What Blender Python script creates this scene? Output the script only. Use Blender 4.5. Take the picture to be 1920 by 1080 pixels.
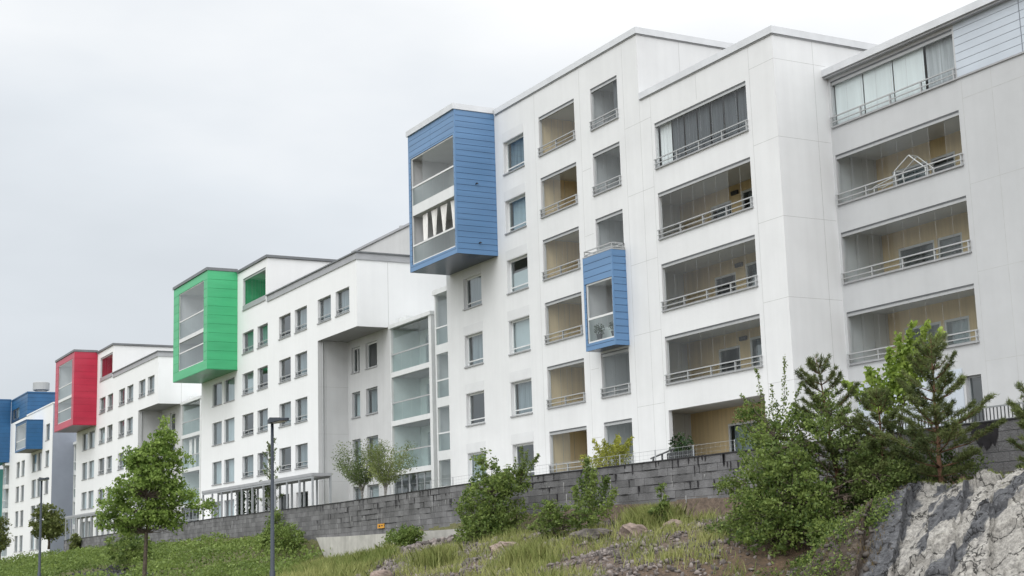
import bpy, math, random
import numpy as np
from mathutils import Vector, Matrix

S = bpy.context.scene
for o in list(bpy.data.objects): bpy.data.objects.remove(o)
R = random.Random(7); N = np.random.default_rng(11)
# ------------------------------------------------------------------ camera
FPX, PI_, RO, YA, D = 2737.05, math.radians(10.162), math.radians(-1.759), math.radians(61.0885), 33.82
Fv = Vector((-math.sin(YA)*math.cos(PI_), math.cos(YA)*math.cos(PI_), math.sin(PI_)))
Rv = Vector((math.cos(YA), math.sin(YA), 0)); Uv = Rv.cross(Fv)
R2 = math.cos(RO)*Rv + math.sin(RO)*Uv; U2 = -math.sin(RO)*Rv + math.cos(RO)*Uv
cam = bpy.data.objects.new('camera', bpy.data.cameras.new('camera')); S.collection.objects.link(cam)
cam.matrix_world = Matrix(((R2.x, U2.x, -Fv.x, 0), (R2.y, U2.y, -Fv.y, -D), (R2.z, U2.z, -Fv.z, 0), (0, 0, 0, 1)))
cam.data.sensor_width = 36; cam.data.lens = FPX/1920*36; cam.data.clip_start = .5; cam.data.clip_end = 6000
S.camera = cam
S.view_settings.view_transform = 'Standard'; S.view_settings.look = 'None'; S.view_settings.exposure = 0.0
S.view_settings.gamma = 1; S.view_settings.use_curve_mapping = False
try:
    S.cycles.max_bounces = 8; S.cycles.transparent_max_bounces = 24; S.cycles.use_denoising = True
    S.cycles.sample_clamp_indirect = 6; S.cycles.caustics_reflective = False
except Exception: pass
# ------------------------------------------------------------------ overcast sky and soft sun
SUN_EL, SUN_ROT = math.radians(52), math.radians(150)          # high, behind the viewer's right shoulder
w = bpy.data.worlds.new('World'); S.world = w; w.use_nodes = True
nt = w.node_tree; nt.nodes.clear()
def nd(t, k, **kw):
    n = t.nodes.new(k)
    for a, b in kw.items(): setattr(n, a, b)
    return n
out = nd(nt, 'ShaderNodeOutputWorld'); bg = nd(nt, 'ShaderNodeBackground'); bg.inputs[1].default_value = 0.1
sky = nd(nt, 'ShaderNodeTexSky'); sky.sky_type = 'NISHITA'; sky.sun_disc = False
sky.sun_elevation = SUN_EL; sky.sun_rotation = SUN_ROT
tc = nd(nt, 'ShaderNodeTexCoord')
dot = nd(nt, 'ShaderNodeVectorMath', operation='DOT_PRODUCT'); dot.inputs[1].default_value = Vector((.45, -.15, .88)).normalized()
nt.links.new(tc.outputs['Generated'], dot.inputs[0])
mp = nd(nt, 'ShaderNodeMapping'); mp.inputs['Scale'].default_value = (1.6, 1.6, 4.2)
nt.links.new(tc.outputs['Generated'], mp.inputs[0])
nz = nd(nt, 'ShaderNodeTexNoise'); nz.inputs['Scale'].default_value = 1.7; nz.inputs['Detail'].default_value = 5; nz.inputs['Roughness'].default_value = .5
nt.links.new(mp.outputs[0], nz.inputs['Vector'])
nm = nd(nt, 'ShaderNodeMath', operation='MULTIPLY_ADD'); nm.inputs[1].default_value = .34; nm.inputs[2].default_value = -.17
nt.links.new(nz.outputs[0], nm.inputs[0])
ad = nd(nt, 'ShaderNodeMath', operation='ADD'); nt.links.new(dot.outputs['Value'], ad.inputs[0]); nt.links.new(nm.outputs[0], ad.inputs[1])
mr = nd(nt, 'ShaderNodeMapRange'); mr.inputs[1].default_value = -1; mr.inputs[2].default_value = 1
nt.links.new(ad.outputs[0], mr.inputs[0])
cr = nd(nt, 'ShaderNodeValToRGB'); nt.links.new(mr.outputs[0], cr.inputs[0])
e = cr.color_ramp.elements
SKY = [(-1, (.5, .53, .56)), (-.40, (.645, .685, .725)), (-.30, (.735, .78, .825)), (-.23, (.82, .865, .91)), (-.15, (.96, .985, 1.01)), (-.09, (1.08, 1.09, 1.10)), (.1, (1.15, 1.17, 1.2)), (.6, (1.75, 1.75, 1.75)), (1, (2.2, 2.2, 2.2))]
while len(e) < len(SKY): e.new(.5)
for el, (p, c) in zip(e, SKY): el.position = (p+1)/2; el.color = (*c, 1)
sc_ = nd(nt, 'ShaderNodeVectorMath', operation='SCALE'); sc_.inputs['Scale'].default_value = 10
nt.links.new(cr.outputs[0], sc_.inputs[0])
mx = nd(nt, 'ShaderNodeMixRGB'); mx.inputs[0].default_value = .95
nt.links.new(sky.outputs[0], mx.inputs[1]); nt.links.new(sc_.outputs[0], mx.inputs[2])
nt.links.new(mx.outputs[0], bg.inputs[0]); nt.links.new(bg.outputs[0], out.inputs[0])
sl = bpy.data.lights.new('sun', 'SUN'); sl.energy = 1.25; sl.angle = math.radians(45); sl.color = (1, .99, .975)
so = bpy.data.objects.new('sun', sl); S.collection.objects.link(so)
sd = Vector((math.cos(SUN_EL)*math.sin(SUN_ROT), math.cos(SUN_EL)*math.cos(SUN_ROT), math.sin(SUN_EL)))
so.rotation_euler = sd.to_track_quat('Z', 'Y').to_euler(); so.location = (0, -60, 60)

# ------------------------------------------------------------------ materials
def newmat(name):
    m = bpy.data.materials.new(name); m.use_nodes = True
    return m, m.node_tree, m.node_tree.nodes['Principled BSDF']
def mat(name, col, rough=.6, var=.06, vscale=2.0, bump=0, bscale=30, metal=0, streak=0, spec=.5, stretch=(1, 1, 1), dark=None, tint=0):
    """base colour with mottling (noise), optional vertical rain streaks, optional bump and per-face tint"""
    m, t, b = newmat(name)
    b.inputs['Roughness'].default_value = rough; b.inputs['Metallic'].default_value = metal
    b.inputs['Specular IOR Level'].default_value = spec
    g = nd(t, 'ShaderNodeNewGeometry'); mp = nd(t, 'ShaderNodeMapping'); mp.inputs['Scale'].default_value = stretch
    t.links.new(g.outputs['Position'], mp.inputs[0])
    n = nd(t, 'ShaderNodeTexNoise'); n.inputs['Scale'].default_value = vscale; n.inputs['Detail'].default_value = 6; n.inputs['Roughness'].default_value = .6
    t.links.new(mp.outputs[0], n.inputs['Vector'])
    r = nd(t, 'ShaderNodeValToRGB'); t.links.new(n.outputs[0], r.inputs[0])
    d = dark or tuple(c*(1-var*2.2) for c in col)
    r.color_ramp.elements[0].position = .3; r.color_ramp.elements[0].color = (*d, 1)
    r.color_ramp.elements[1].position = .68; r.color_ramp.elements[1].color = (*[min(1, c*(1+var)) for c in col], 1)
    c = r.outputs[0]
    if streak:
        m2 = nd(t, 'ShaderNodeMapping'); m2.inputs['Scale'].default_value = (3.2, 3.2, .12)
        t.links.new(g.outputs['Position'], m2.inputs[0])
        n2 = nd(t, 'ShaderNodeTexNoise'); n2.inputs['Scale'].default_value = 1; n2.inputs['Detail'].default_value = 4
        t.links.new(m2.outputs[0], n2.inputs['Vector'])
        r2 = nd(t, 'ShaderNodeMapRange'); r2.inputs[1].default_value = .35; r2.inputs[2].default_value = .62; r2.inputs[3].default_value = 1-streak; r2.inputs[4].default_value = 1
        t.links.new(n2.outputs[0], r2.inputs[0])
        v = nd(t, 'ShaderNodeVectorMath', operation='SCALE'); t.links.new(c, v.inputs[0]); t.links.new(r2.outputs[0], v.inputs['Scale']); c = v.outputs[0]
    if tint:
        a = nd(t, 'ShaderNodeAttribute', attribute_name='tint')
        r3 = nd(t, 'ShaderNodeMapRange'); r3.inputs[3].default_value = 1-tint; r3.inputs[4].default_value = 1+tint
        t.links.new(a.outputs['Fac'], r3.inputs[0])
        v = nd(t, 'ShaderNodeVectorMath', operation='SCALE'); t.links.new(c, v.inputs[0]); t.links.new(r3.outputs[0], v.inputs['Scale']); c = v.outputs[0]
    t.links.new(c, b.inputs['Base Color'])
    if bump:
        n3 = nd(t, 'ShaderNodeTexNoise'); n3.inputs['Scale'].default_value = bscale; n3.inputs['Detail'].default_value = 6
        t.links.new(mp.outputs[0], n3.inputs['Vector'])
        bp = nd(t, 'ShaderNodeBump'); bp.inputs['Strength'].default_value = bump; bp.inputs['Distance'].default_value = .03
        t.links.new(n3.outputs[0], bp.inputs['Height']); t.links.new(bp.outputs[0], b.inputs['Normal'])
    return m
def glass(name, tint, ior=1.5, rough=.0):
    m, t, b = newmat(name); t.nodes.remove(b)
    o = t.nodes['Material Output']
    g = nd(t, 'ShaderNodeNewGeometry'); mr = nd(t, 'ShaderNodeMapRange'); mr.inputs[3].default_value = ior; mr.inputs[4].default_value = 1/ior
    t.links.new(g.outputs['Backfacing'], mr.inputs[0])
    fr = nd(t, 'ShaderNodeFresnel'); t.links.new(mr.outputs[0], fr.inputs['IOR'])
    tr = nd(t, 'ShaderNodeBsdfTransparent'); tr.inputs[0].default_value = (*tint, 1)
    gl = nd(t, 'ShaderNodeBsdfGlossy'); gl.inputs['Roughness'].default_value = rough; gl.inputs[0].default_value = (.92, .96, .97, 1)
    n = nd(t, 'ShaderNodeTexNoise'); n.inputs['Scale'].default_value = .55; n.inputs['Detail'].default_value = 1
    t.links.new(g.outputs['Position'], n.inputs['Vector'])
    bp = nd(t, 'ShaderNodeBump'); bp.inputs['Strength'].default_value = .12; bp.inputs['Distance'].default_value = .05
    t.links.new(n.outputs[0], bp.inputs['Height']); t.links.new(bp.outputs[0], gl.inputs['Normal'])
    mx = nd(t, 'ShaderNodeMixShader'); t.links.new(fr.outputs[0], mx.inputs[0]); t.links.new(tr.outputs[0], mx.inputs[1]); t.links.new(gl.outputs[0], mx.inputs[2])
    t.links.new(mx.outputs[0], o.inputs[0])
    return m
def leafmat(name, dark, light, trans=.35):
    m, t, b = newmat(name); t.nodes.remove(b); o = t.nodes['Material Output']
    a = nd(t, 'ShaderNodeAttribute', attribute_name='tint')
    r = nd(t, 'ShaderNodeValToRGB'); r.color_ramp.elements[0].color = (*dark, 1); r.color_ramp.elements[1].color = (*light, 1)
    t.links.new(a.outputs['Fac'], r.inputs[0])
    d = nd(t, 'ShaderNodeBsdfPrincipled'); d.inputs['Roughness'].default_value = .55; d.inputs['Specular IOR Level'].default_value = .3
    tr = nd(t, 'ShaderNodeBsdfTranslucent'); mx = nd(t, 'ShaderNodeMixShader'); mx.inputs[0].default_value = trans
    t.links.new(r.outputs[0], d.inputs['Base Color']); t.links.new(r.outputs[0], tr.inputs[0])
    t.links.new(d.outputs[0], mx.inputs[1]); t.links.new(tr.outputs[0], mx.inputs[2]); t.links.new(mx.outputs[0], o.inputs[0])
    return m
M = {}
M['white'] = mat('white_render', (.80, .815, .825), .85, .015, .4, .06, 60, streak=.018)
M['white_main'] = mat('off_white_render', (.715, .73, .738), .85, .028, .45, .08, 60, streak=.03)
M['grey_panel'] = mat('grey_concrete_panel', (.50, .515, .525), .85, .03, .6, .1, 50, streak=.025)
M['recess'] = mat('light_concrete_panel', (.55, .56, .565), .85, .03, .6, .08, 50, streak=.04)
M['bluegrey'] = mat('blue_grey_render', (.27, .30, .36), .85, .04, .6)
M['joint'] = mat('panel_joint', (.42, .43, .42), .9, .1, 3)
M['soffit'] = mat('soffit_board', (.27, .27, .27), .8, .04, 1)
M['ceil'] = mat('balcony_ceiling', (.56, .575, .58), .8, .03, 1)
M['endwall'] = mat('balcony_end_wall', (.60, .63, .64), .8, .03, 1)
M['yellow'] = mat('yellow_boarding', (.72, .575, .335), .7, .06, 1.2, stretch=(6, 6, .3))
M['yellow_lit'] = mat('lit_yellow_boarding', (.80, .66, .42), .7, .05, 1.2, stretch=(6, 6, .3))  # lit copy of the yellow boarding: daylight near the opening put into the colour
M['shutter'] = mat('shutter_housing', (.66, .675, .685), .7, .03, 1)
M['blue'] = mat('blue_metal_cladding', (.115, .235, .42), .40, .07, .9, spec=.5, stretch=(.25, .25, 3.6))
M['green'] = mat('green_metal_cladding', (.06, .445, .195), .40, .07, .9, spec=.5, stretch=(.2, .2, 1.7))
M['red'] = mat('red_metal_cladding', (.47, .018, .055), .36, .09, .9, spec=.5, stretch=(.3, .3, 1.2))
M['navy'] = mat('dark_blue_metal_cladding', (.018, .11, .26), .42, .08, .5, spec=.5)
M['teal'] = mat('teal_cladding', (.09, .33, .31), .5, .08, .4)
M['lightclad'] = mat('pale_blue_cladding', (.50, .555, .615), .45, .03, .7)
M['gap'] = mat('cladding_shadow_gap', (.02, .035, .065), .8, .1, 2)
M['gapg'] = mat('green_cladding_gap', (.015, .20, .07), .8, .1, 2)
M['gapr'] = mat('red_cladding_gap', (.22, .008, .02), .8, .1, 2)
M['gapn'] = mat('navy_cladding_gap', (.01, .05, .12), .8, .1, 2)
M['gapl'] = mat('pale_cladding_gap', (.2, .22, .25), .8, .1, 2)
M['flash'] = mat('light_roof_flashing', (.62, .64, .66), .45, .05, 1, metal=.2)
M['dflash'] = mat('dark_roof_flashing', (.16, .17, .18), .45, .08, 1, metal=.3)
M['mflash'] = mat('grey_roof_fascia', (.38, .39, .41), .5, .05, 1, metal=.2)
M['roof'] = mat('roof_felt', (.12, .12, .12), .9, .15, 1)
M['alu'] = mat('aluminium', (.42, .435, .44), .45, .04, 3, metal=.25)
M['steel'] = mat('grey_steel', (.40, .42, .44), .45, .05, 2, metal=.4)
M['dsteel'] = mat('dark_steel', (.06, .065, .07), .5, .1, 2, metal=.3)
M['frame'] = mat('white_window_frame', (.68, .70, .70), .45, .03, 2)
M['gframe'] = mat('grey_window_frame', (.30, .32, .33), .45, .05, 2)
M['sill'] = mat('grey_sill', (.36, .37, .38), .5, .06, 2, metal=.2)
M['dark'] = mat('dark_interior', (.06, .065, .07), .8, .2, 1)
M['curtain'] = mat('pale_curtain', (.70, .74, .75), .9, .08, 1.5, stretch=(5, 5, .2))
M['gcurtain'] = mat('grey_curtain', (.40, .43, .45), .9, .2, 1.5, stretch=(6, 6, .2))
M['dcurtain'] = mat('dark_screen', (.085, .095, .105), .8, .2, 1.5, stretch=(5, 5, .2))
M['wcloth'] = mat('white_cloth', (.82, .82, .80), .9, .05, 3)
M['blind'] = mat('white_blind', (.70, .73, .73), .8, .03, 1)
M['pale_screen'] = mat('pale_greenish_screen', (.70, .76, .77), .8, .05, 1.0, stretch=(3, 3, .3))
M['glass'] = glass('window_glass', (.70, .78, .80), 2.1)
M['bglass'] = glass('balcony_glass', (.945, .965, .965), 1.42)
M['fglass'] = glass('greenish_balustrade_glass', (.72, .80, .79), 1.7, .05)
M['block'] = mat('split_face_block', (.17, .17, .175), .95, .18, 1.3, .9, 22, tint=.2)
M['mortar'] = mat('wall_mortar', (.04, .04, .043), .95, .2, 6)
M['tar'] = mat('black_seepage', (.018, .016, .020), .75, .3, 5)
M['lime'] = mat('white_lime_run', (.34, .34, .34), .9, .2, 6)
M['concrete'] = mat('cast_concrete', (.50, .49, .46), .9, .10, 1.5, .3, 20, streak=.12)
M['lamp'] = mat('street_lamp_paint', (.035, .045, .06), .55, .06, 2, metal=.2)
M['orange'] = mat('orange_sign', (.72, .34, .03), .5, .05, 3)
M['bark'] = mat('bark', (.10, .078, .06), .9, .25, 8, .6, 30)
M['pbark'] = mat('pine_bark', (.16, .085, .05), .9, .25, 8, .6, 30)
M['lbark'] = mat('pale_bark', (.26, .25, .23), .9, .25, 8)
M['asphalt'] = mat('asphalt', (.055, .055, .057), .9, .12, 4, .3, 80)
M['paving'] = mat('concrete_paving', (.27, .26, .25), .9, .1, 2)
M['slab'] = mat('pale_terrace_paving', (.40, .39, .37), .9, .08, 2)
M['stone'] = mat('gravel_stone', (.17, .148, .138), .9, .18, 5, .4, 18, tint=.6)
M['dstone'] = mat('dark_gravel_stone', (.055, .055, .062), .9, .18, 5, tint=.45)
M['boulder'] = mat('pinkish_boulder', (.25, .195, .165), .9, .28, 3, .6, 14)
M['ledge'] = mat('dark_rock_ledge', (.10, .088, .078), .9, .3, 3, .8, 9)
M['pot'] = mat('dark_pot', (.05, .05, .055), .6, .1, 3)
M['chair'] = mat('white_chair_frame', (.74, .75, .75), .4, .03, 3)
M['brown'] = mat('brown_wicker', (.10, .055, .035), .7, .2, 8)
L = {}
L['maple'] = leafmat('tree_leaf', (.075, .145, .022), (.34, .46, .12), .48)
L['bush'] = leafmat('bush_leaf', (.045, .09, .02), (.27, .35, .095), .42)
L['birch'] = leafmat('birch_leaf', (.08, .13, .035), (.21, .27, .08), .4)
L['alder'] = leafmat('light_leaf', (.15, .24, .035), (.36, .46, .10), .4)
L['yellow'] = leafmat('yellow_green_leaf', (.20, .23, .035), (.44, .45, .09), .4)
L['olive'] = leafmat('olive_leaf', (.06, .085, .022), (.19, .22, .065), .35)
L['pine'] = leafmat('pine_needle', (.045, .068, .022), (.19, .23, .08), .25)
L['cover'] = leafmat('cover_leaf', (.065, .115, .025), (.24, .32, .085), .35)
L['straw'] = leafmat('straw_blade', (.09, .065, .03), (.26, .20, .09), .3)
L['under'] = leafmat('undergrowth_leaf', (.03, .06, .018), (.15, .205, .06), .35)
L['grass'] = leafmat('grass_blade', (.13, .19, .04), (.42, .43, .17), .35)
L['light_olive'] = leafmat('light_olive_leaf', (.085, .12, .035), (.29, .34, .12), .4)
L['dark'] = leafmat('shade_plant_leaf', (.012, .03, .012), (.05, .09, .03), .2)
L['cherry'] = leafmat('narrow_leaf', (.06, .10, .03), (.23, .29, .11), .38)

# ------------------------------------------------------------------ mesh builder
WL = {}
def wloc(o): return WL.get(o.name, Vector((0, 0, 0))) if o else Vector((0, 0, 0))
class MB:
    def __init__(s): s.v = []; s.f = []; s.m = []
    def quad(s, a, b, c, d, m=0):
        i = len(s.v); s.v += [a, b, c, d]; s.f.append((i, i+1, i+2, i+3)); s.m.append(m)
    def poly(s, pts, m=0):
        i = len(s.v); s.v += list(pts); s.f.append(tuple(range(i, i+len(pts)))); s.m.append(m)
    def box(s, x0, x1, y0, y1, z0, z1, m=0):
        i = len(s.v)
        s.v += [(x0, y0, z0), (x1, y0, z0), (x1, y1, z0), (x0, y1, z0), (x0, y0, z1), (x1, y0, z1), (x1, y1, z1), (x0, y1, z1)]
        for q in ((0, 3, 2, 1), (4, 5, 6, 7), (0, 1, 5, 4), (1, 2, 6, 5), (2, 3, 7, 6), (3, 0, 4, 7)):
            s.f.append(tuple(i+k for k in q)); s.m.append(m)
    def bar(s, a, b, r, m=0, n=4):
        s.tube([a, b], [r, r], m, n)
    def tube(s, P, rad, m=0, n=6):
        P = [Vector(p) for p in P]; i0 = len(s.v); prev = None
        for k, p in enumerate(P):
            d = (P[min(k+1, len(P)-1)] - P[max(k-1, 0)]).normalized()
            if prev is None:
                u = d.cross(Vector((0, 0, 1)) if abs(d.z) < .9 else Vector((1, 0, 0))).normalized()
            else:
                u = (prev - d*prev.dot(d)).normalized()
            prev = u; v = d.cross(u)
            for q in range(n):
                a = 2*math.pi*(q+.5)/n; s.v.append(tuple(p + (u*math.cos(a) + v*math.sin(a))*rad[k]))
        for k in range(len(P)-1):
            for q in range(n):
                a = i0+k*n+q; b = i0+k*n+(q+1) % n
                s.f.append((a, b, b+n, a+n)); s.m.append(m)
        s.f.append(tuple(i0+q for q in reversed(range(n)))); s.m.append(m)
        s.f.append(tuple(i0+(len(P)-1)*n+q for q in range(n))); s.m.append(m)
    def build(s, name, mats, parent=None, smooth=False, base=False):
        if not s.v: return None
        v = np.array(s.v, dtype=float)
        if not isinstance(mats, (list, tuple)): mats = [mats]
        lo, hi = v.min(0), v.max(0); c = (lo+hi)/2
        if base: c[2] = lo[2]
        me = bpy.data.meshes.new(name); me.from_pydata((v-c).tolist(), [], s.f)
        for m in mats: me.materials.append(m)
        if len(mats) > 1: me.polygons.foreach_set('material_index', s.m)
        if smooth: me.polygons.foreach_set('use_smooth', [True]*len(s.f))
        me.update()
        return link(name, me, Vector(c), parent)
def link(name, me, c, parent):
    o = bpy.data.objects.new(name, me); S.collection.objects.link(o)
    WL[o.name] = c
    if parent: o.parent = parent; o.location = c - wloc(parent)
    else: o.location = c
    return o
def empty(name, loc):
    o = bpy.data.objects.new(name, None); S.collection.objects.link(o); o.empty_display_size = .3
    o.location = loc; WL[o.name] = Vector(loc); return o
def tag(o, label=None, cat=None, group=None, kind=None):
    if label: o['label'] = label
    if cat: o['category'] = cat
    if group: o['group'] = group
    if kind: o['kind'] = kind
    return o

# ------------------------------------------------------------------ facade helpers (front planes face -Y)
def facade(mb, Y, solids, holes, m=0, rev=.3, mr=None):
    mr = m if mr is None else mr
    xs = sorted({round(a, 4) for r in solids+holes for a in r[:2]}); zs = sorted({round(a, 4) for r in solids+holes for a in r[2:4]})
    ins = lambda x, z, rs: any(r[0] < x < r[1] and r[2] < z < r[3] for r in rs)
    for i in range(len(xs)-1):
        for j in range(len(zs)-1):
            x, z = (xs[i]+xs[i+1])/2, (zs[j]+zs[j+1])/2
            if ins(x, z, solids) and not ins(x, z, holes):
                mb.quad((xs[i], Y, zs[j]), (xs[i+1], Y, zs[j]), (xs[i+1], Y, zs[j+1]), (xs[i], Y, zs[j+1]), m)
    for h in holes:
        x0, x1, z0, z1 = h[:4]; y = Y+(h[4] if len(h) > 4 else rev)
        mb.quad((x0, Y, z0), (x0, Y, z1), (x0, y, z1), (x0, y, z0), mr)
        mb.quad((x1, Y, z1), (x1, Y, z0), (x1, y, z0), (x1, y, z1), mr)
        mb.quad((x0, Y, z1), (x1, Y, z1), (x1, y, z1), (x0, y, z1), mr)
        mb.quad((x0, Y, z0), (x0, y, z0), (x1, y, z0), (x1, Y, z0), mr)
def rim(mb, x0, x1, z0, z1, y0, y1, t, m=0, mull=()):
    mb.box(x0, x1, y0, y1, z0, z0+t, m); mb.box(x0, x1, y0, y1, z1-t, z1, m)
    mb.box(x0, x0+t, y0, y1, z0+t, z1-t, m); mb.box(x1-t, x1, y0, y1, z0+t, z1-t, m)
    for a in mull: mb.box(a-t/2, a+t/2, y0, y1, z0+t, z1-t, m)
def cloth(mb, x0, x1, z0, z1, y, amp=.03, wave=.16, m=0, pinch=None):
    """a hanging cloth with vertical folds"""
    n = max(6, int((x1-x0)/wave*6)); rows = 8
    i0 = len(mb.v); ph = R.random()*6
    for r in range(rows+1):
        t = r/rows; z = z1+(z0-z1)*t; f = 1
        if pinch: f = pinch(t)
        for k in range(n+1):
            u = k/n; x = (x0+x1)/2+(u-.5)*(x1-x0)*f
            mb.v.append((x, y+amp*math.sin(u*(x1-x0)/wave*6.283+ph)+amp*.5*math.sin(u*9+ph*2), z))
    for r in range(rows):
        for k in range(n):
            a = i0+r*(n+1)+k; mb.f.append((a, a+1, a+n+2, a+n+1)); mb.m.append(m)
def window(bld, x0, x1, z0, z1, Y, kind='plain', fr='gframe', mull=(), rail=False, sill=True, dress=None, rev=.25, shutter=False, t=.07):
    e = .002; x0 += e; x1 -= e; z0 += e; z1 -= e
    mb = MB(); rim(mb, x0, x1, z0, z1, Y+rev-.07, Y+rev, t, 0, mull)
    if shutter: mb.box(x0+t, x1-t, Y+rev-.055, Y+rev-.01, z0+t+.16, z0+t+.22)
    wdw = mb.build('window', M[fr], bld)
    mb = MB(); mb.quad((x0+t-.01, Y+rev-.04, z0+t-.01), (x1-t+.01, Y+rev-.04, z0+t-.01), (x1-t+.01, Y+rev-.04, z1-t+.01), (x0+t-.01, Y+rev-.04, z1-t+.01)); mb.build('pane', M['glass'], wdw)
    if sill:
        mb = MB(); mb.box(x0-.05, x1+.05, Y-.06, Y+rev-.075, z0-.05, z0+.012); mb.build('sill', M['sill'], wdw)
    if shutter:
        mb = MB(); mb.box(x0-.1, x1+.03, Y-.012, Y+.002, z1+.03, z1+.5); mb.build('shutter_box', M['shutter'], wdw)
    if dress:
        mb = MB(); k, f0, f1 = dress if isinstance(dress, tuple) else (dress, 0., 1.)
        za, zb = z0+(z1-z0)*f0, z0+(z1-z0)*f1
        if k == 'blind': mb.box(x0+.05, x1-.05, Y+rev+.06, Y+rev+.075, za, zb); mb.build('blind', M['blind'], wdw)
        else: cloth(mb, x0+.03, x1-.03, za, zb, Y+rev+.16, .035, .2); mb.build('curtain', M[k], wdw)
    if rail:
        mb = MB(); y = Y+.05
        mb.box(x0+.01, x1-.01, y-.02, y+.02, z0+.34, z0+.39); mb.box(x0+.01, x1-.01, y-.02, y+.02, z0+.10, z0+.14)
        for a in (x0+.05, (x0+x1)/2, x1-.05): mb.box(a-.02, a+.02, y-.018, y+.018, z0+.14, z0+.34)
        mb.build('guard_rail', M['alu'], wdw)
    return wdw
def railing(parent, x0, x1, z, y, n=5):
    mb = MB()
    mb.box(x0-.05, x1+.05, y-.025, y+.025, z+.335, z+.378); mb.box(x0-.05, x1+.05, y-.02, y+.02, z+.14, z+.172)
    for k in range(n+1):
        a = x0+.03+(x1-x0-.06)*k/n; mb.box(a-.022, a+.022, y-.018, y+.06, z-.06, z+.335)
    return mb.build('railing', M['alu'], parent)
def balcony(bld, x0, x1, z0, z1, Y, dep, back='yellow', left='endwall', n=7, skip=(), openings=(), lamp=None, screens=None, rail=True, floor=None, glazing=True, hw=.18, lx=.10):
    """recess behind an opening x0..x1, z0..z1 of the plane Y; its room reaches a metre below the parapet"""
    fl = z0-1.0 if floor is None else floor
    mb = MB(); y0, y1, zc, xa, xb = Y+hw, Y+dep, z1+.06, x0-lx, x1+.10
    mb.quad((xa, y0, fl), (xa, y0, zc), (xa, y1, zc), (xa, y1, fl), 1)          # left end wall
    mb.quad((xb, y0, fl), (xb, y1, fl), (xb, y1, zc), (xb, y0, zc), 0)
    mb.quad((xa, y0, zc), (xb, y0, zc), (xb, y1, zc), (xa, y1, zc), 2)
    mb.quad((xa, y0, fl), (xa, y1, fl), (xb, y1, fl), (xb, y0, fl), 4)
    facade(mb, y1, [(xa, xb, fl, zc)], [tuple(o[:4]) for o in openings], 3, .12)
    for k in range(1, int(dep/.6)+1):                                           # board joints on the end wall
        mb.box(xa, xa+.006, y0+k*.6-.006, y0+k*.6+.006, fl+.01, zc-.01, 5)
    b = mb.build('balcony', [M['endwall'], M[left], M['ceil'], M[back], M['slab'], M['joint']], bld)
    if fl < z0-.05:
        mb = MB(); mb.quad((x0-.1, Y+hw, fl), (x1+.1, Y+hw, fl), (x1+.1, Y+hw, z0), (x0-.1, Y+hw, z0)); mb.build('parapet_back', M['endwall'], b)
    for o in openings:
        mb = MB(); rim(mb, o[0]+.002, o[1]-.002, o[2]+.002, o[3]-.002, y1+.02, y1+.09, .09)
        d = mb.build(o[4], M['frame'], b)
        mb = MB(); mb.quad((o[0]+.08, y1+.06, o[2]+.08), (o[1]-.08, y1+.06, o[2]+.08), (o[1]-.08, y1+.06, o[3]-.08), (o[0]+.08, y1+.06, o[3]-.08)); 
        mb.build('pane', M['glass'], d)
        if len(o) > 5 and o[5]:
            mb = MB(); cloth(mb, o[0]+.05, o[1]-.05, o[2], o[3], y1+.3); mb.build('curtain', M[o[5]], d)
    if lamp:
        mb = MB(); mb.box(lamp-.22, lamp+.22, y1-.09, y1-.004, z1-.36, z1-.2); mb.build('wall_lamp', M['dsteel'], b)
    if glazing:
        mb = MB(); mb.box(x0+.003, x1-.003, Y+.04, Y+.13, z1-.16, z1-.05); mb.build('glazing_track', M['alu'], b)
        mb = MB(); mb.box(x0+.002, x1-.002, Y+.02, Y+.14, z1-.049, z1-.002); mb.build('head_shadow_strip', M['dflash'], b)  # dark strip painted in as the shadow line under the opening head
        mb = MB(); mb.box(x0+.003, x1-.003, Y+.05, Y+.12, z0+.005, z0+.045); mb.build('glazing_track', M['alu'], b)
        mb = MB(); wd = (x1-x0)/n
        for k in range(n):
            if k in skip: continue
            a, c = x0+wd*k+.012, x0+wd*(k+1)-.012
            mb.quad((a, Y+.085, z0+.045), (c, Y+.085, z0+.045), (c, Y+.085, z1-.16), (a, Y+.085, z1-.16))
        mb.build('glazing', M['bglass'], b)
        mb = MB()
        for k in range(1, n):
            a = x0+wd*k; mb.box(a-.003, a+.003, Y+.083, Y+.087, z0+.045, z1-.16)
        if n > 1: mb.build('pane_edge', M['steel'], b)
    mb = MB(); mb.box(x0-.04, x1+.04, Y-.07, Y+.035, z0-.055, z0+.004); mb.build('sill', M['sill'], b)
    if rail: railing(b, x0, x1, z0, Y-.06, max(2, int((x1-x0)/1.25)))
    if screens:
        for k, s in enumerate(screens):
            if not s: continue
            wd = (x1-x0)/len(screens); mb = MB()
            if s == 'blind': mb.box(x0+wd*k+.03, x0+wd*(k+1)-.03, Y+.2, Y+.215, z0-.2, z1-.02); mb.build('screen', M['pale_screen'], b)
            else: cloth(mb, x0+wd*k+.04, x0+wd*(k+1)-.05, z0-.2, z1-.02, Y+.26, .012, .22); mb.build('screen', M[s], b)
    return b
def boards(mb, plane, c, u0, u1, z0, z1, h, sgn, m=0, gap=.02, t=.012, zref=0.):
    """horizontal cladding boards on an axis plane ('Y' front or 'X' side) at coordinate c, standing t proud on the side sgn"""
    k = math.floor((z0-zref)/h)
    while zref+k*h < z1-.001:
        a, b = max(z0, zref+k*h+gap/2), min(z1, zref+(k+1)*h-gap/2); k += 1
        if b-a < .02: continue
        lo, hi = (c, c+sgn*t) if sgn > 0 else (c+sgn*t, c)
        if plane == 'Y': mb.box(u0, u1, lo, hi, a, b, m)
        else: mb.box(lo, hi, u0, u1, a, b, m)
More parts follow.
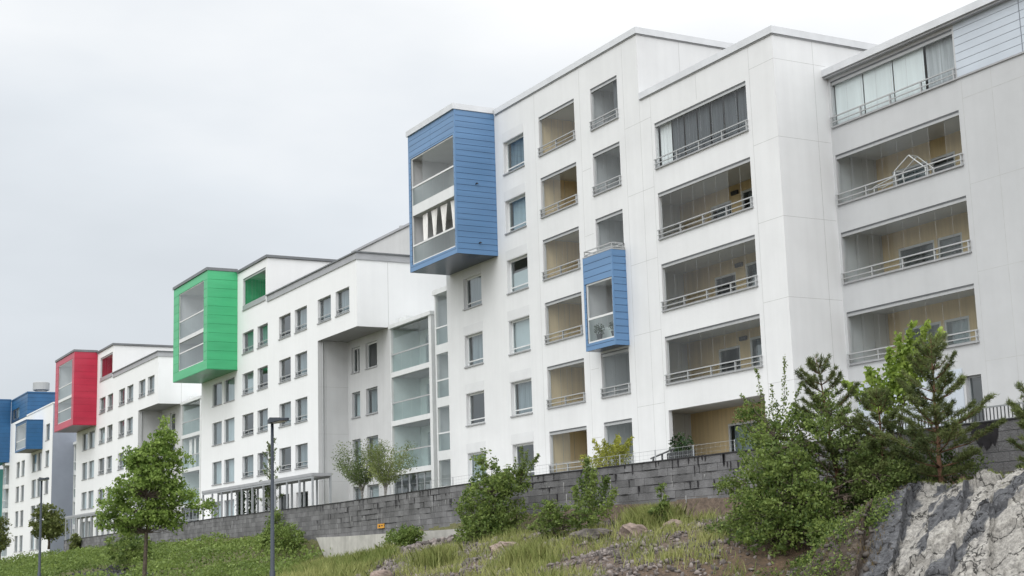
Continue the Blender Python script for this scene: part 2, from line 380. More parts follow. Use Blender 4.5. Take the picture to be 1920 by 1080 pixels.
def bay(bld, x0, x1, z0, z1, y0, ow, rows, h, cm, gm, uz, levels, railing_h=.9, und='soffit', rm='flash', roof=.3, jx=None):
    """projecting clad box, front plane y0 (<0), back at the facade Y=0; ow = glazed opening (x0,x1,z0,z1)"""
    mb = MB(); ox0, ox1, oz0, oz1 = ow
    facade(mb, y0, [(x0, x1, z0, z1)], [(ox0, ox1, oz0, oz1)], 0, .12)
    mb.quad((x1, y0, z0), (x1, -.002, z0), (x1, -.002, z1), (x1, y0, z1)); mb.quad((x0, -.002, z0), (x0, y0, z0), (x0, y0, z1), (x0, -.002, z1))
    mb.quad((x0, y0, z1), (x1, y0, z1), (x1, -.002, z1), (x0, -.002, z1))
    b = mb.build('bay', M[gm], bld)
    mb = MB(); e = .012
    bd = lambda *a: boards(mb, *a)
    def strip(a, c, d, f): boards(mb, 'Y', y0, a, c, d, f, h, -1, 0, zref=z1)
    for (a, c, d, f) in ((x0, x1, oz1, z1), (x0, x1, z0, oz0), (x0, ox0, oz0, oz1), (ox1, x1, oz0, oz1)):
        if jx and c-a > 2:
            strip(a, jx-.006, d, f); strip(jx+.006, c, d, f)
        else: strip(a, c, d, f)
    boards(mb, 'X', x1, y0, -.004, z0, z1, h, 1, 0, zref=z1); boards(mb, 'X', x0, y0, -.004, z0, z1, h, -1, 0, zref=z1)
    mb.build('cladding', M[cm], b)
    mb = MB(); mb.box(x1-.05, x1+.017, y0-.017, y0+.05, z0, z1); mb.build('corner_trim', M[cm], b)
    mb = MB(); mb.box(x0-.017, x0+.05, y0-.017, y0+.05, z0, z1); mb.build('corner_trim', M[cm], b)
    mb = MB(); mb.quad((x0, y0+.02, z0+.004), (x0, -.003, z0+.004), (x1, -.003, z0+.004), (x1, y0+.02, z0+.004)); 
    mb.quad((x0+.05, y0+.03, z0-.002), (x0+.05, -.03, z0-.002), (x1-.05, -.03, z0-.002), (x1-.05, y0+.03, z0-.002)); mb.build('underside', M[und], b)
    if roof:
        mb = MB(); mb.box(x0-.1, x1+.06, y0-.1, .0-.005, z1+.004, z1+roof); mb.build('roof_edge', M[rm], b)
    # glazed front: frame, mid slab, balustrades, panes, room behind
    mb = MB(); rim(mb, ox0+.002, ox1-.002, oz0+.002, oz1-.002, y0+.03, y0+.1, .07)
    ls = [oz0]+[s for lv in levels for s in lv]+[oz1]
    for s0, s1 in levels: mb.box(ox0+.07, ox1-.07, y0+.012, y0+.1, s0, s1)
    g = mb.build('glazed_front', M['frame'], b)
    for k in range(0, len(ls), 2):
        a, c = ls[k], ls[k+1]; r = a+railing_h
        mb = MB(); mb.box(ox0+.07, ox1-.07, y0+.02, y0+.09, r-.04, r+.05); mb.build('rail', M['frame'], g)
        mb = MB(); nn = 4; wd = (ox1-ox0-.14)/nn
        for q in range(nn):
            mb.quad((ox0+.07+wd*q+.01, y0+.05, a+.03), (ox0+.07+wd*(q+1)-.01, y0+.05, a+.03), (ox0+.07+wd*(q+1)-.01, y0+.05, r-.04), (ox0+.07+wd*q+.01, y0+.05, r-.04))
        mb.build('balustrade', M['fglass'], g)
        mb = MB()
        for q in range(nn):
            if rows and (k//2, q) in rows: continue
            mb.quad((ox0+.07+wd*q+.01, y0+.055, r+.05), (ox0+.07+wd*(q+1)-.01, y0+.055, r+.05), (ox0+.07+wd*(q+1)-.01, y0+.055, c-.06), (ox0+.07+wd*q+.01, y0+.055, c-.06))
        mb.build('glazing', M['bglass'], g)
        mb = MB(); xa, xb, ya, yb = ox0-.06, ox1+.06, y0+.13, y0+2.2
        mb.quad((xa, ya, a), (xa, ya, c), (xa, yb, c), (xa, yb, a), 0); mb.quad((xb, ya, a), (xb, yb, a), (xb, yb, c), (xb, ya, c), 0)
        mb.quad((xa, ya, c), (xb, ya, c), (xb, yb, c), (xa, yb, c), 1); mb.quad((xa, ya, a), (xa, yb, a), (xb, yb, a), (xb, ya, a), 2)
        mb.quad((xa, yb, a), (xb, yb, a), (xb, yb, c), (xa, yb, c), 3)
        mb.box(xa+.8, xb-2.2 if xb-xa > 4 else xb-1, yb-.06, yb-.01, a+.1, a+2.1, 4)
        mb.build('balcony_room', [M['shutter'], M['shutter'], M['paving'], M['recess'], M['dark']], g)
    return b
def roofband(bld, x0, x1, y0, y1, z0, z1, mat_='flash', ov=.08, sides='FR', under=True):
    mb = MB()
    mb.box(x0, x1+ov, y0-ov, y0+.35, z0, z1); 
    if 'R' in sides: mb.box(x1-.3, x1+ov, y0+.351, y1, z0, z1)
    if under: mb.box(x0+.02, x1+.03, y0-.035, y0-.003, z0-.05, z0-.003, 1); mb.box(x1+.003, x1+.035, y0-.034, y1, z0-.05, z0-.003, 1)
    return mb.build('roof_edge', [M[mat_], M['sill']], bld)
M['teal_wall'] = mat('greenish_panel', (.58, .66, .645), .7, .05, 1)
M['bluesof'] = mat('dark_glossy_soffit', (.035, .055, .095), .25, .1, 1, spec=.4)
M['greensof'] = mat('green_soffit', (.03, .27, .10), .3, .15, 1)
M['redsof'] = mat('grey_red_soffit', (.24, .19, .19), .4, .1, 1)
def joints(bld, segs, Y=0., t=.012):
    """thin panel joints on a front plane: (x0,x1,z) horizontal, (x,z0,z1,'v') vertical"""
    mb = MB()
    for s in segs:
        if s[-1] == 'v': mb.box(s[0]-t/2, s[0]+t/2, Y-.0015, Y+.003, s[1], s[2])
        elif s[-1] == 'x': mb.box(s[0]-.003, s[0]+.0015, s[1], s[2], s[3]-t/2, s[3]+t/2)      # on a +X face: (x, y0, y1, z)
        elif s[-1] == 'xv': mb.box(s[0]-.003, s[0]+.0016, s[1]-t/2, s[1]+t/2, s[2], s[3])
        else: mb.box(s[0], s[1], Y-.002, Y+.003, s[2]-t/2, s[2]+t/2)
    return mb.build('panel_joint', M['joint'], bld)
# ================================================================== near block: blue bays (three stepped volumes)
A = tag(empty('apartment_building', (-54, 7, 2)), 'tall white apartment block with the two sky blue boxes, nearest and largest of the row', 'building', 'white apartment blocks along the slope')
mb = MB(); Hs = []
col0 = [(-66.45, -64.45, z-1.62, z) for z in (13.9, 10.9, 7.9, 4.87)]
col1 = [(-61.68, -59.62, 19.95-3*k-1.64, 19.95-3*k) for k in range(6)]
col2 = [(-58.12, -54.84, 20.28-3*k-1.9, 20.28-3*k) for k in range(6)]
col3 = [(-53.42, -51.21, 20.28-3*k-1.9, 20.28-3*k) for k in range(6)]
colB = [(-48.52, -42.35, 17.33-3*k-1.93, 17.33-3*k) for k in range(4)] + [(-48.52, -42.35, 2.35, 5.33)]
h = [(*c, .25) for c in col0+col1] + [(*c, .18) for c in col2+col3+colB]
facade(mb, 0, [(-68.42, -49.56, .3, 21.6), (-49.56, -40.63, .3, 18.62)], h, 0)
q = mb.quad
q((-49.56, 0, 18.62), (-49.56, 14, 18.62), (-49.56, 14, 21.6), (-49.56, 0, 21.6)); q((-40.63, 0, .3), (-40.63, 14, .3), (-40.63, 14, 18.62), (-40.63, 0, 18.62))
q((-68.42, 14, .3), (-68.42, 0, .3), (-68.42, 0, 21.6), (-68.42, 14, 21.6)); q((-40.63, 14, .3), (-68.42, 14, .3), (-68.42, 14, 21.6), (-40.63, 14, 21.6))
q((-68.42, 0, 21.6), (-49.56, 0, 21.6), (-49.56, 14, 21.6), (-68.42, 14, 21.6), 1); q((-49.56, 0, 18.62), (-40.63, 0, 18.62), (-40.63, 14, 18.62), (-49.56, 14, 18.62), 1)
mb.build('wall', [M['white_main'], M['roof']], A)
roofband(A, -62.45, -49.56, 0, 14, 21.62, 21.9); roofband(A, -49.47, -40.63, 0, 14, 18.64, 18.92)
dress0 = ['gcurtain', 'gcurtain', None, 'blind']
for c, d in zip(col0, dress0): window(A, *c, 0, fr='frame', dress=d, shutter=True, t=.09)
for c, d in zip(col1, ['gcurtain', 'curtain', ('blind', .0, .62), 'blind', 'gcurtain', None]): window(A, *c, 0, fr='frame', dress=d, shutter=True, t=.09)
for k, c in enumerate(col2): balcony(A, *c, 0, 2.6, back='yellow', left='yellow_lit', n=2, skip=((1,) if k in (1, 5) else ()))
for k, c in enumerate(col3):
    if k == 3: continue
    balcony(A, *c, 0, 1.9, back='endwall', n=3, openings=[(-53.2, -52.3, c[2]-.9, c[3]-.3, 'door')], screens=(None, None, 'dcurtain') if k == 0 else None)
for k, c in enumerate(colB[:4]):
    fl = c[2]-1
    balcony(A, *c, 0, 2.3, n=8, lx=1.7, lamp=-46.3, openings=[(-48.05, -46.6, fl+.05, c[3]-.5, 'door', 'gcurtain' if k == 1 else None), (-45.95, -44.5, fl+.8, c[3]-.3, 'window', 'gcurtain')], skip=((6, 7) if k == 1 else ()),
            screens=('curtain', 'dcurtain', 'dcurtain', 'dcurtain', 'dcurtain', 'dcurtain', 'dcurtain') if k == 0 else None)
c = colB[4]
balcony(A, *c, 0, 2.3, n=8, floor=2.3, lx=1.7, rail=False, glazing=False, openings=[(-47.7, -44.2, 2.4, 4.75, 'door', 'curtain')])
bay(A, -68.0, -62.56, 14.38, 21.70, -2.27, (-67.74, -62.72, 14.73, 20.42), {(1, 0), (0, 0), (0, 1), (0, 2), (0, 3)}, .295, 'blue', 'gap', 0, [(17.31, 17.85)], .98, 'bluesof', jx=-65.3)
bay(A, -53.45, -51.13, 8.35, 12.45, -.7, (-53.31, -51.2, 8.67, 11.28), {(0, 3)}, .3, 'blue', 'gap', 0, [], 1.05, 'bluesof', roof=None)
for yy, zz in ((-1.15, 17.95), (-1.05, 14.95)):
    mb = MB(); mb.tube([(-62.56, yy, zz), (-62.40, yy, zz+.03)], [.03, .03], 0, 8); mb.box(-62.50, -62.40, yy-.02, yy+.07, zz-.01, zz+.03); mb.build('wall_spout', M['dsteel'], A)
mb = MB()
for z in (12.72, 12.56): mb.box(-53.40, -51.18, -.68, -.64, z, z+.045); mb.box(-51.2, -51.16, -.639, -.01, z, z+.045); mb.box(-53.42, -53.38, -.639, -.01, z, z+.045)
for x in (-53.39, -52.3, -51.18): mb.box(x-.02, x+.02, -.675, -.645, 12.45, 12.72)
mb.box(-53.47, -51.11, -.72, -.005, 12.452, 12.5); mb.build('roof_railing', M['alu'], A)
js = [(-58.5, 3, 21.5, 'v'), (-54.35, 3, 21.5, 'v'), (-50.75, 3, 21.5, 'v'), (-48.75, 3, 18.6, 'v'), (-42.1, 3, 18.6, 'v'), (-45.5, 17.5, 18.6, 'v'), (-49.56, 3, 18.6, 'v')]
for k in range(6):
    z = 17.68-3*k
    js += [(-50.74, -48.76, z, 0), (-42.09, -40.63, z, 0), (-40.63, .002, 2.5, z, 'x')]
    if k < 5: js += [(-54.3, -53.6, z-1.0, 0)]
js += [(-40.63, 1.9, 2, 18.6, 'xv'), (-49.56, 2.2, 18.7, 21.6, 'xv')]
joints(A, js)
# --- right-hand volume of the same block, set back
YC = 2.55
mb = MB()
colC = [(-40.5, -34.27, b, t) for b, t in ((12.28, 14.17), (9.30, 11.20), (6.29, 8.21))]
pent = (-40.5, -34.27, 15.27, 17.05)
facade(mb, YC, [(-40.63, -14, .3, 15.26), (-40.63, -34.2, 15.26, 17.22)], [(*c, .18) for c in colC+[pent]]+[(-35.0, -34.3, 3.0, 5.2, .2)], 0)
q = mb.quad
q((-14, YC, .3), (-14, 14, .3), (-14, 14, 17.2), (-14, YC, 17.2)); q((-40.63, YC, 17.22), (-14, YC, 17.22), (-14, 14, 17.22), (-40.63, 14, 17.22), 1); q((-14, 14, .3), (-40.63, 14, .3), (-40.63, 14, 17.2), (-14, 14, 17.2))
mb.build('wall', [M['grey_panel'], M['roof']], A)
mb = MB(); mb.quad((-34.2, YC+.01, 15.26), (-14, YC+.01, 15.26), (-14, YC+.01, 17.22), (-34.2, YC+.01, 17.22)); pc = mb.build('penthouse_wall', M['gapl'], A)
mb = MB(); boards(mb, 'Y', YC+.01, -34.2, -31.37, 15.29, 17.2, .275, -1, zref=15.29, gap=.018); boards(mb, 'Y', YC+.01, -31.33, -14, 15.29, 17.2, .275, -1, zref=15.29, gap=.018); mb.build('cladding', M['lightclad'], pc)
mb = MB(); mb.box(-34.25, -14, YC-.05, YC-.004, 15.22, 15.275); mb.build('sill', M['sill'], pc)
mb = MB(); mb.box(-40.95, -14, YC-.28, YC+.3, 17.24, 17.5); mb.box(-40.9, -14, YC-.2, YC-.003, 17.16, 17.237, 1); mb.build('roof_edge', [M['flash'], M['sill']], A)
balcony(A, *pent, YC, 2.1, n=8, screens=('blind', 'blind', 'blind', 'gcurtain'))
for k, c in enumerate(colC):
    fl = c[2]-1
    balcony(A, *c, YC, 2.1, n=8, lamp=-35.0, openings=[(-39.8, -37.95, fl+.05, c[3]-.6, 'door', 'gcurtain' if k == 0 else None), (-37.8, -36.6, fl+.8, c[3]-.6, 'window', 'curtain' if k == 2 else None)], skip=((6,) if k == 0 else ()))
window(A, -35.0, -34.3, 3.0, 5.2, YC, fr='gframe', rev=.2)
joints(A, [(-34.05, 3, 15.2, 'v'), (-32.75, 3, 15.2, 'v'), (-29.5, 3, 15.2, 'v')]+[(-34.04, -14.1, z, 0) for z in (14.5, 11.53, 8.56, 5.59)], YC)
mb = MB()
for k in range(4):
    for j in range(2): mb.box(-40.2+1.28*k, -40.2+1.28*k+1.26, YC-.03, YC-.003, 2.5+1.5*j, 2.5+1.5*j+1.48)
mb.build('base_panel', M['lightclad'], A)
# --- narrow glazed bay on the left flank
def narrow_bay(bld, x0, x1, Y, tops, zs, z0):
    mb = MB(); mb.box(x0, x0+.14, Y-.02, Y+.16, z0, tops); mb.box(x0-.1, x1, Y-.12, Y+2, tops, tops+.28)
    b = mb.build('stair_bay', M['frame'], bld)
    for z in zs:
        mb = MB(); mb.box(x0+.145, x1, Y-.03, Y+1.9, z-.26, z+.26); mb.build('slab', M['frame'], b)
        mb = MB(); mb.box(x0+.145, x1, Y+.0, Y+.07, z+1.2, z+1.28); mb.build('rail', M['frame'], b)
        mb = MB(); mb.quad((x0+.14, Y+.04, z+.26), (x1, Y+.04, z+.26), (x1, Y+.04, z+1.2), (x0+.14, Y+.04, z+1.2)); mb.build('balustrade', M['fglass'], b)
        mb = MB(); mb.quad((x0+.14, Y+.05, z+1.28), (x1, Y+.05, z+1.28), (x1, Y+.05, z+2.74), (x0+.14, Y+.05, z+2.74)); mb.build('glazing', M['bglass'], b)
    mb = MB(); mb.quad((x0, Y+1.9, z0), (x1, Y+1.9, z0), (x1, Y+1.9, tops), (x0, Y+1.9, tops)); mb.quad((x0+.001, Y+.2, z0), (x0+.001, Y+1.9, z0), (x0+.001, Y+1.9, tops), (x0+.001, Y+.2, tops)); mb.build('back_wall', M['endwall'], b)
narrow_bay(A, -74.05, -68.43, 2.0, 14.4, (11.25, 8.25, 5.28, 2.3), .3)

# ================================================================== the middle blocks (green and red): one design, built twice
def block(dx, dz, cm, gm, sm, label, light):
    B = tag(empty('apartment_building', (-96+dx, 6, 2+dz)), label, 'building', 'white apartment blocks along the slope')
    X = lambda v: v+dx
    Z = lambda v: v+dz
    W_ = lambda x0, x1, z0, z1, *r: (X(x0), X(x1), Z(z0), Z(z1), *r)
    p0 = [W_(a, b, 13.25-3*k-1.72, 13.25-3*k) for k in range(4) for a, b in ((-109.54, -107.2), (-106.6, -104.15))]
    p1 = [W_(a, b, 16.2-3*k-1.55, 16.2-3*k) for k in range(4) for a, b in ((-102.35, -99.85), (-99.0, -96.8), (-94.5, -92.2), (-91.4, -89.13))]
    p3 = [W_(a, b, 14.65, 16.2) for a, b in ((-87.18, -84.9), (-84.1, -81.87))]
    pw = W_(-102.25, -97.25, 17.9, 20.25); drs = [W_(-94.6, -92.6, 2.1, 4.1), W_(-91.3, -89.1, 2.1, 4.1)]
    mb = MB(); q = mb.quad
    facade(mb, 0, [W_(-112.45, -96.9, 0, 20.86), W_(-96.9, -87.22, 0, 17.75), W_(-87.22, -80.67, 13.55, 17.75)], [(*c, .25) for c in p0+p1+p3]+[(*pw, .18)]+[(*d, .25) for d in drs], 0)
    P = lambda x, y, z: (X(x), y, Z(z))
    q(P(-96.9, 0, 17.75), P(-96.9, 12, 17.75), P(-96.9, 12, 20.86), P(-96.9, 0, 20.86)); q(P(-80.67, 0, 13.55), P(-80.67, 12, 13.55), P(-80.67, 12, 17.75), P(-80.67, 0, 17.75))
    q(P(-80.67, 3.9, 0), P(-80.67, 12, 0), P(-80.67, 12, 13.55), P(-80.67, 3.9, 13.55))
    q(P(-112.45, 12, 0), P(-112.45, 0, 0), P(-112.45, 0, 20.86), P(-112.45, 12, 20.86)); q(P(-74.6, 12, 0), P(-112.45, 12, 0), P(-112.45, 12, 17.75), P(-74.6, 12, 17.75)); q(P(-96.9, 12, 17.7), P(-112.45, 12, 17.7), P(-112.45, 12, 20.86), P(-96.9, 12, 20.86))
    q(P(-112.45, 0, 20.86), P(-96.9, 0, 20.86), P(-96.9, 12, 20.86), P(-112.45, 12, 20.86), 1); q(P(-96.9, 0, 17.75), P(-80.67, 0, 17.75), P(-80.67, 12, 17.75), P(-96.9, 12, 17.75), 1)
    mb.build('wall', [M['white'], M['roof']], B)
    # recess below the overhang
    rec = [W_(a, b, t-1.62, t) for t in (13.05, 10.18, 7.18, 4.2) for a, b in ((-86.6, -85.25), (-84.3, -82.5))]
    mb = MB(); q = mb.quad
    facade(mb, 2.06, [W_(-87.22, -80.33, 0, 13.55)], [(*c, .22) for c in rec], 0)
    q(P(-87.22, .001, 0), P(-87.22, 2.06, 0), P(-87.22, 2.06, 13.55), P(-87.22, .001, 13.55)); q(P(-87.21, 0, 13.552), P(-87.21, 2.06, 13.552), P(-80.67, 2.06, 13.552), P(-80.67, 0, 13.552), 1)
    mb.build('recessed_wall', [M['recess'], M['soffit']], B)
    for i, c in enumerate(rec): window(B, *c, 2.06, fr='gframe' if i > 1 else 'frame', dress=None if i < 2 else ('curtain' if i % 3 else 'gcurtain'), rev=.22, t=.1, mull=((c[0]+c[1])/2,) if i == 0 else ())
    for i, c in enumerate(p0): window(B, *c, 0, dress=('gcurtain' if i in (0, 2) else 'curtain'), rev=.2, t=.05)
    for i, c in enumerate(p1): window(B, *c, 0, dress=(None, 'gcurtain', 'gcurtain', None, 'gcurtain', 'gcurtain', None, 'gcurtain', None, 'gcurtain', ('curtain', .0, 1), 'gcurtain')[(i*5+2) % 12], rail=True, rev=.25, t=.06)
    for i, c in enumerate(p3): window(B, *c, 0, dress='gcurtain', rail=True, rev=.25, t=.06)
    for c in drs:
        mb = MB(); rim(mb, c[0]+.002, c[1]-.002, c[2], c[3]-.002, .16, .24, .09, 0, ((c[0]+c[1])/2,)); d = mb.build('door', M['dsteel'], B)
        mb = MB(); mb.quad((c[0]+.08, .2, c[2]+.08), (c[1]-.08, .2, c[2]+.08), (c[1]-.08, .2, c[3]-.08), (c[0]+.08, .2, c[3]-.08)); mb.build('pane', M['glass'], d)
    b = balcony(B, *pw, 0, 3.0, back=cm, left=cm, n=6, floor=Z(17.5), rail=False)
    mb = MB(); mb.box(pw[0]+.01, pw[1]-.01, -.03, .02, pw[2]+.002, pw[2]+.34); mb.build('front_panel', M['mflash'], b)
    # coloured box
    und = sm
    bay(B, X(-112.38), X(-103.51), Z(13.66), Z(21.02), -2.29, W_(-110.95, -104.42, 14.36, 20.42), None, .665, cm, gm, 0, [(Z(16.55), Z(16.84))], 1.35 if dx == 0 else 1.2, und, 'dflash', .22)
    # roof edges
    mb = MB(); mb.box(X(-103.4), X(-96.78), -.12, .3, Z(20.88), Z(21.06)); mb.box(X(-97.2), X(-96.78), .301, 12, Z(20.88), Z(21.06)); mb.build('roof_edge', M['dflash'], B)
    mb = MB(); mb.box(X(-96.85), X(-80.6), -.07, .3, Z(17.66), Z(18.06)); mb.box(X(-80.66), X(-80.6), .301, 12, Z(17.66), Z(18.06))
    mb.box(X(-96.85), X(-80.52), -.15, .34, Z(18.063), Z(18.15), 1); mb.box(X(-81), X(-80.52), .341, 12, Z(18.063), Z(18.15), 1); mb.build('roof_edge', [M['mflash'], M['dflash']], B)
    mb = MB(); q = mb.quad                                                        # rear storey
    q(P(-100.5, 8, 17.75), P(-74.6, 8, 17.75), P(-74.6, 8, 22.4), P(-100.5, 8, 22.4)); q(P(-74.6, 8, 12), P(-74.6, 12, 12), P(-74.6, 12, 22.4), P(-74.6, 8, 22.4)); q(P(-100.5, 12, 17.75), P(-100.5, 8, 17.75), P(-100.5, 8, 22.4), P(-100.5, 12, 22.4)); q(P(-100.5, 8, 22.4), P(-74.6, 8, 22.4), P(-74.6, 12, 22.4), P(-100.5, 12, 22.4), 1)
    if dx == 0:
        r_ = mb.build('rear_storey', [M['recess'], M['roof']], B)
        mb = MB(); mb.box(-100.55, -74.5, 7.9, 8.2, 22.41, 22.58); mb.build('roof_edge', M['mflash'], r_)
        mb = MB(); mb.tube([(-93.5, 9, 22.4), (-93.5, 9, 23.05)], [.16, .16], 0, 10); mb.tube([(-93.5, 9, 23.05), (-93.5, 9, 23.15)], [.26, .26], 0, 10); mb.build('roof_vent', M['alu'], B)
    # glazed balcony tower
    mb = MB(); mb.box(X(-74.9), X(-74.55), 1.98, 2.3, Z(0), Z(13.62)); mb.box(X(-80.36), X(-80.26), 2.0, 2.2, Z(0), Z(13.4)); mb.box(X(-80.4), X(-74.5), 1.9, 6, Z(13.4), Z(13.62)); mb.box(X(-80.33), X(-79.2), 2.6, 5, Z(13.63), Z(14.1)); mb.build('balcony_frame', M['frame'], B)
    for i, f in enumerate((10.72, 7.79, 4.86)):
        x0, x1, y = X(-80.25), X(-74.92), 2.06
        mb = MB(); mb.box(x0, x1, y-.06, 4.0, Z(f-.3), Z(f)); b = mb.build('glazed_balcony', M['frame'], B)
        mb = MB(); mb.box(x0, x1, y, y+.07, Z(f+1.04), Z(f+1.12)); mb.build('rail', M['alu'], b)
        mb = MB(); wd = (x1-x0)/4
        for k in range(4): mb.quad((x0+wd*k+.015, y+.03, Z(f)), (x0+wd*(k+1)-.015, y+.03, Z(f)), (x0+wd*(k+1)-.015, y+.03, Z(f+1.04)), (x0+wd*k+.015, y+.03, Z(f+1.04)))
        mb.build('balustrade', M['fglass'], b)
        mb = MB(); wd = (x1-x0)/7
        for k in range(7): mb.quad((x0+wd*k+.015, y+.04, Z(f+1.12)), (x0+wd*(k+1)-.015, y+.04, Z(f+1.12)), (x0+wd*(k+1)-.015, y+.04, Z(f+2.63)), (x0+wd*k+.015, y+.04, Z(f+2.63)))
        mb.build('glazing', M['bglass'], b)
        mb = MB(); facade(mb, 3.9, [(x0, x1+.3, Z(f), Z(f+2.65))], [(x0+.9, x0+1.9, Z(f+.1), Z(f+2.2)), (x0+2.2, x0+4.2, Z(f+.7), Z(f+2.2))], 0, .12)
        mb.quad((x0, y+.1, Z(f)), (x0, y+.1, Z(f+2.65)), (x0, 3.9, Z(f+2.65)), (x0, 3.9, Z(f))); mb.quad((x1+.2, y+.1, Z(f)), (x1+.2, 3.9, Z(f)), (x1+.2, 3.9, Z(f+2.65)), (x1+.2, y+.1, Z(f+2.65)))
        mb.quad((x0, y+.1, Z(f+2.62)), (x1+.2, y+.1, Z(f+2.62)), (x1+.2, 3.9, Z(f+2.62)), (x0, 3.9, Z(f+2.62)), 1)
        mb.build('back_wall', [M['teal_wall'], M['soffit']], b)
        mb = MB()
        for a, c_, lo in ((.9, 1.9, .1), (2.2, 4.2, .7)): mb.quad((x0+a, 3.98, Z(f+lo)), (x0+c_, 3.98, Z(f+lo)), (x0+c_, 3.98, Z(f+2.2)), (x0+a, 3.98, Z(f+2.2)))
        mb.build('window', M['glass'], b)
        if dx != 0 and i == 1:
            for a in (1.2, 2.6, 3.9):
                mb = MB(); cloth(mb, x0+a, x0+a+.6, Z(f+.1), Z(f+2.5), y+.3, .04, .2); mb.build('curtain', M['wcloth'], b)
    mb = MB(); x0, x1 = X(-80.25), X(-74.92)
    for k in range(6): mb.box(x0+k*1.05, x0+k*1.05+.07, 2.08, 2.15, Z(0), Z(4.5))
    mb.box(x0, x1, 2.07, 2.16, Z(3.4), Z(3.48)); g = mb.build('ground_glazing', M['steel'], B)
    mb = MB(); mb.quad((x0, 2.12, Z(0)), (x1, 2.12, Z(0)), (x1, 2.12, Z(4.5)), (x0, 2.12, Z(4.5))); mb.build('pane', M['glass'], g)
    js = [(-87.22, .5, .0, 13.5, 'xv'), (-87.22, 1.4, 0, 13.5, 'xv')]
    jj = [(X(-96.9), Z(3), Z(17.6), 'v'), (X(-103.3), Z(3), Z(20.8), 'v')]
    mb = MB()
    for z in (10.6, 7.6, 4.6): mb.box(X(-87.223), X(-87.2185), .01, 2.05, Z(z-.008), Z(z+.008)); 
    mb.box(X(-87.223), X(-87.218), .55, .565, Z(0), Z(13.5)); mb.box(X(-80.673), X(-80.668), 2.05, 2.07, Z(13.6), Z(17.6)); mb.box(X(-81.6), X(-81.585), 2.057, 2.063, Z(0), Z(13.5))
    mb.build('panel_joint', M['joint'], B)
    # drainpipe in the recess
    mb = MB(); mb.tube([P(-87.14, .3, 0), P(-87.14, .3, 13.5)], [.05, .05], 0, 8); mb.build('drainpipe', M['alu'], B)
    return B
block(0, 0, 'green', 'gapg', 'greensof', 'white apartment block with the green box and dark grey roof edges', True)
block(-44.6, -.15, 'red', 'gapr', 'redsof', 'white apartment block with the red box, beyond the green one', False)
# ================================================================== far block: dark blue
B4 = tag(empty('apartment_building', (-182, 6, 1)), 'distant white apartment block clad dark blue at its top, with a small blue box', 'building', 'white apartment blocks along the slope')
w1 = [(a, b, 12.6-3.03*k-1.9, 12.6-3.03*k) for k in range(5) for a, b in ((-190.9, -188.7), (-187.6, -185.45))]
w2 = [(a, b, 12.87-3.03*k-2.1, 12.87-3.03*k) for k in range(4) for a, b in ((-180.85, -178.2), (-177.65, -175.2))]
w3 = [(-173.2, -171.0, 15.78-3.03*k-1.85, 15.78-3.03*k) for k in range(4)]
mb = MB(); q = mb.quad
facade(mb, 0, [(-195.8, -169.3, -2, 17.85)], [(*c, .22) for c in w1+w2+w3]+[(-181.2, -175.3, 13.4, 16.2, .2)], 0)
q((-195.8, 12, -2), (-195.8, 0, -2), (-195.8, 0, 17.85), (-195.8, 12, 17.85)); q((-169.3, 12, -2), (-195.8, 12, -2), (-195.8, 12, 17.85), (-169.3, 12, 17.85)); q((-195.8, 0, 17.85), (-169.3, 0, 17.85), (-169.3, 12, 17.85), (-195.8, 12, 17.85), 1)
q((-169.3, 0, -2), (-169.3, 12, -2), (-169.3, 12, 17.85), (-169.3, 0, 17.85), 2)
mb.build('wall', [M['white'], M['roof'], M['bluegrey']], B4)
for i, c in enumerate(w1+w2+w3): window(B4, *c, 0, dress=('gcurtain', 'curtain', None)[i % 3], rev=.2, t=.07)
mb = MB(); q = mb.quad
facade(mb, .02, [(-195.7, -184.85, 17.9, 20.75)], [(-194.4, -192.6, 18.25, 19.5, .2), (-192.3, -190, 18.25, 19.5, .2)], 0)
q((-184.85, .02, 17.9), (-184.85, 12, 17.9), (-184.85, 12, 20.75), (-184.85, .02, 20.75)); q((-195.7, .02, 20.75), (-184.85, .02, 20.75), (-184.85, 12, 20.75), (-195.7, 12, 20.75)); q((-184.85, 12, 17.9), (-195.7, 12, 17.9), (-195.7, 12, 20.75), (-184.85, 12, 20.75)); q((-195.7, 12, 17.9), (-195.7, .02, 17.9), (-195.7, .02, 20.75), (-195.7, 12, 20.75))
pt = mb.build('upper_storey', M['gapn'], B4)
mb = MB(); boards(mb, 'X', -184.85, .02, 12, 17.92, 20.75, .48, 1, gap=.03)
for a, b, c_, d in ((-195.7, -184.85, 19.5, 20.75), (-190, -184.85, 17.92, 19.5)): boards(mb, 'Y', .02, a, b, c_, d, .48, -1, gap=.03)
mb.build('cladding', M['navy'], pt)
for a, b, dr in ((-194.4, -192.6, None), (-192.3, -190.0, 'blind')): window(pt, a, b, 18.25, 19.5, .02, rev=.15, dress=dr, sill=False)
mb = MB(); mb.box(-195.75, -184.78, -.06, .3, 20.76, 20.9); mb.box(-185.2, -184.78, .301, 12, 20.76, 20.9); mb.build('roof_edge', M['navy'], B4)
mb = MB(); mb.box(-184.8, -169.24, -.06, .3, 17.86, 18.02); mb.box(-169.6, -169.24, .301, 12, 17.86, 18.02); mb.build('roof_edge', M['white'], B4)
mb = MB()
mb.tube([(-187, 2, 20.75), (-187, 2, 21.3)], [.7, .7], 0, 14); mb.tube([(-187, 2, 21.3), (-187, 2, 21.35), (-187, 2, 22.25), (-187, 2, 22.3)], [.9, 1.0, 1.0, .95], 0, 18); mb.build('roof_vent', M['alu'], B4)
bay(B4, -181.6, -174.8, 13.12, 16.45, -1.84, (-181.3, -175.25, 13.35, 16.2), None, .48, 'navy', 'gapn', 0, [], 1.0, 'soffit', 'navy', .08)
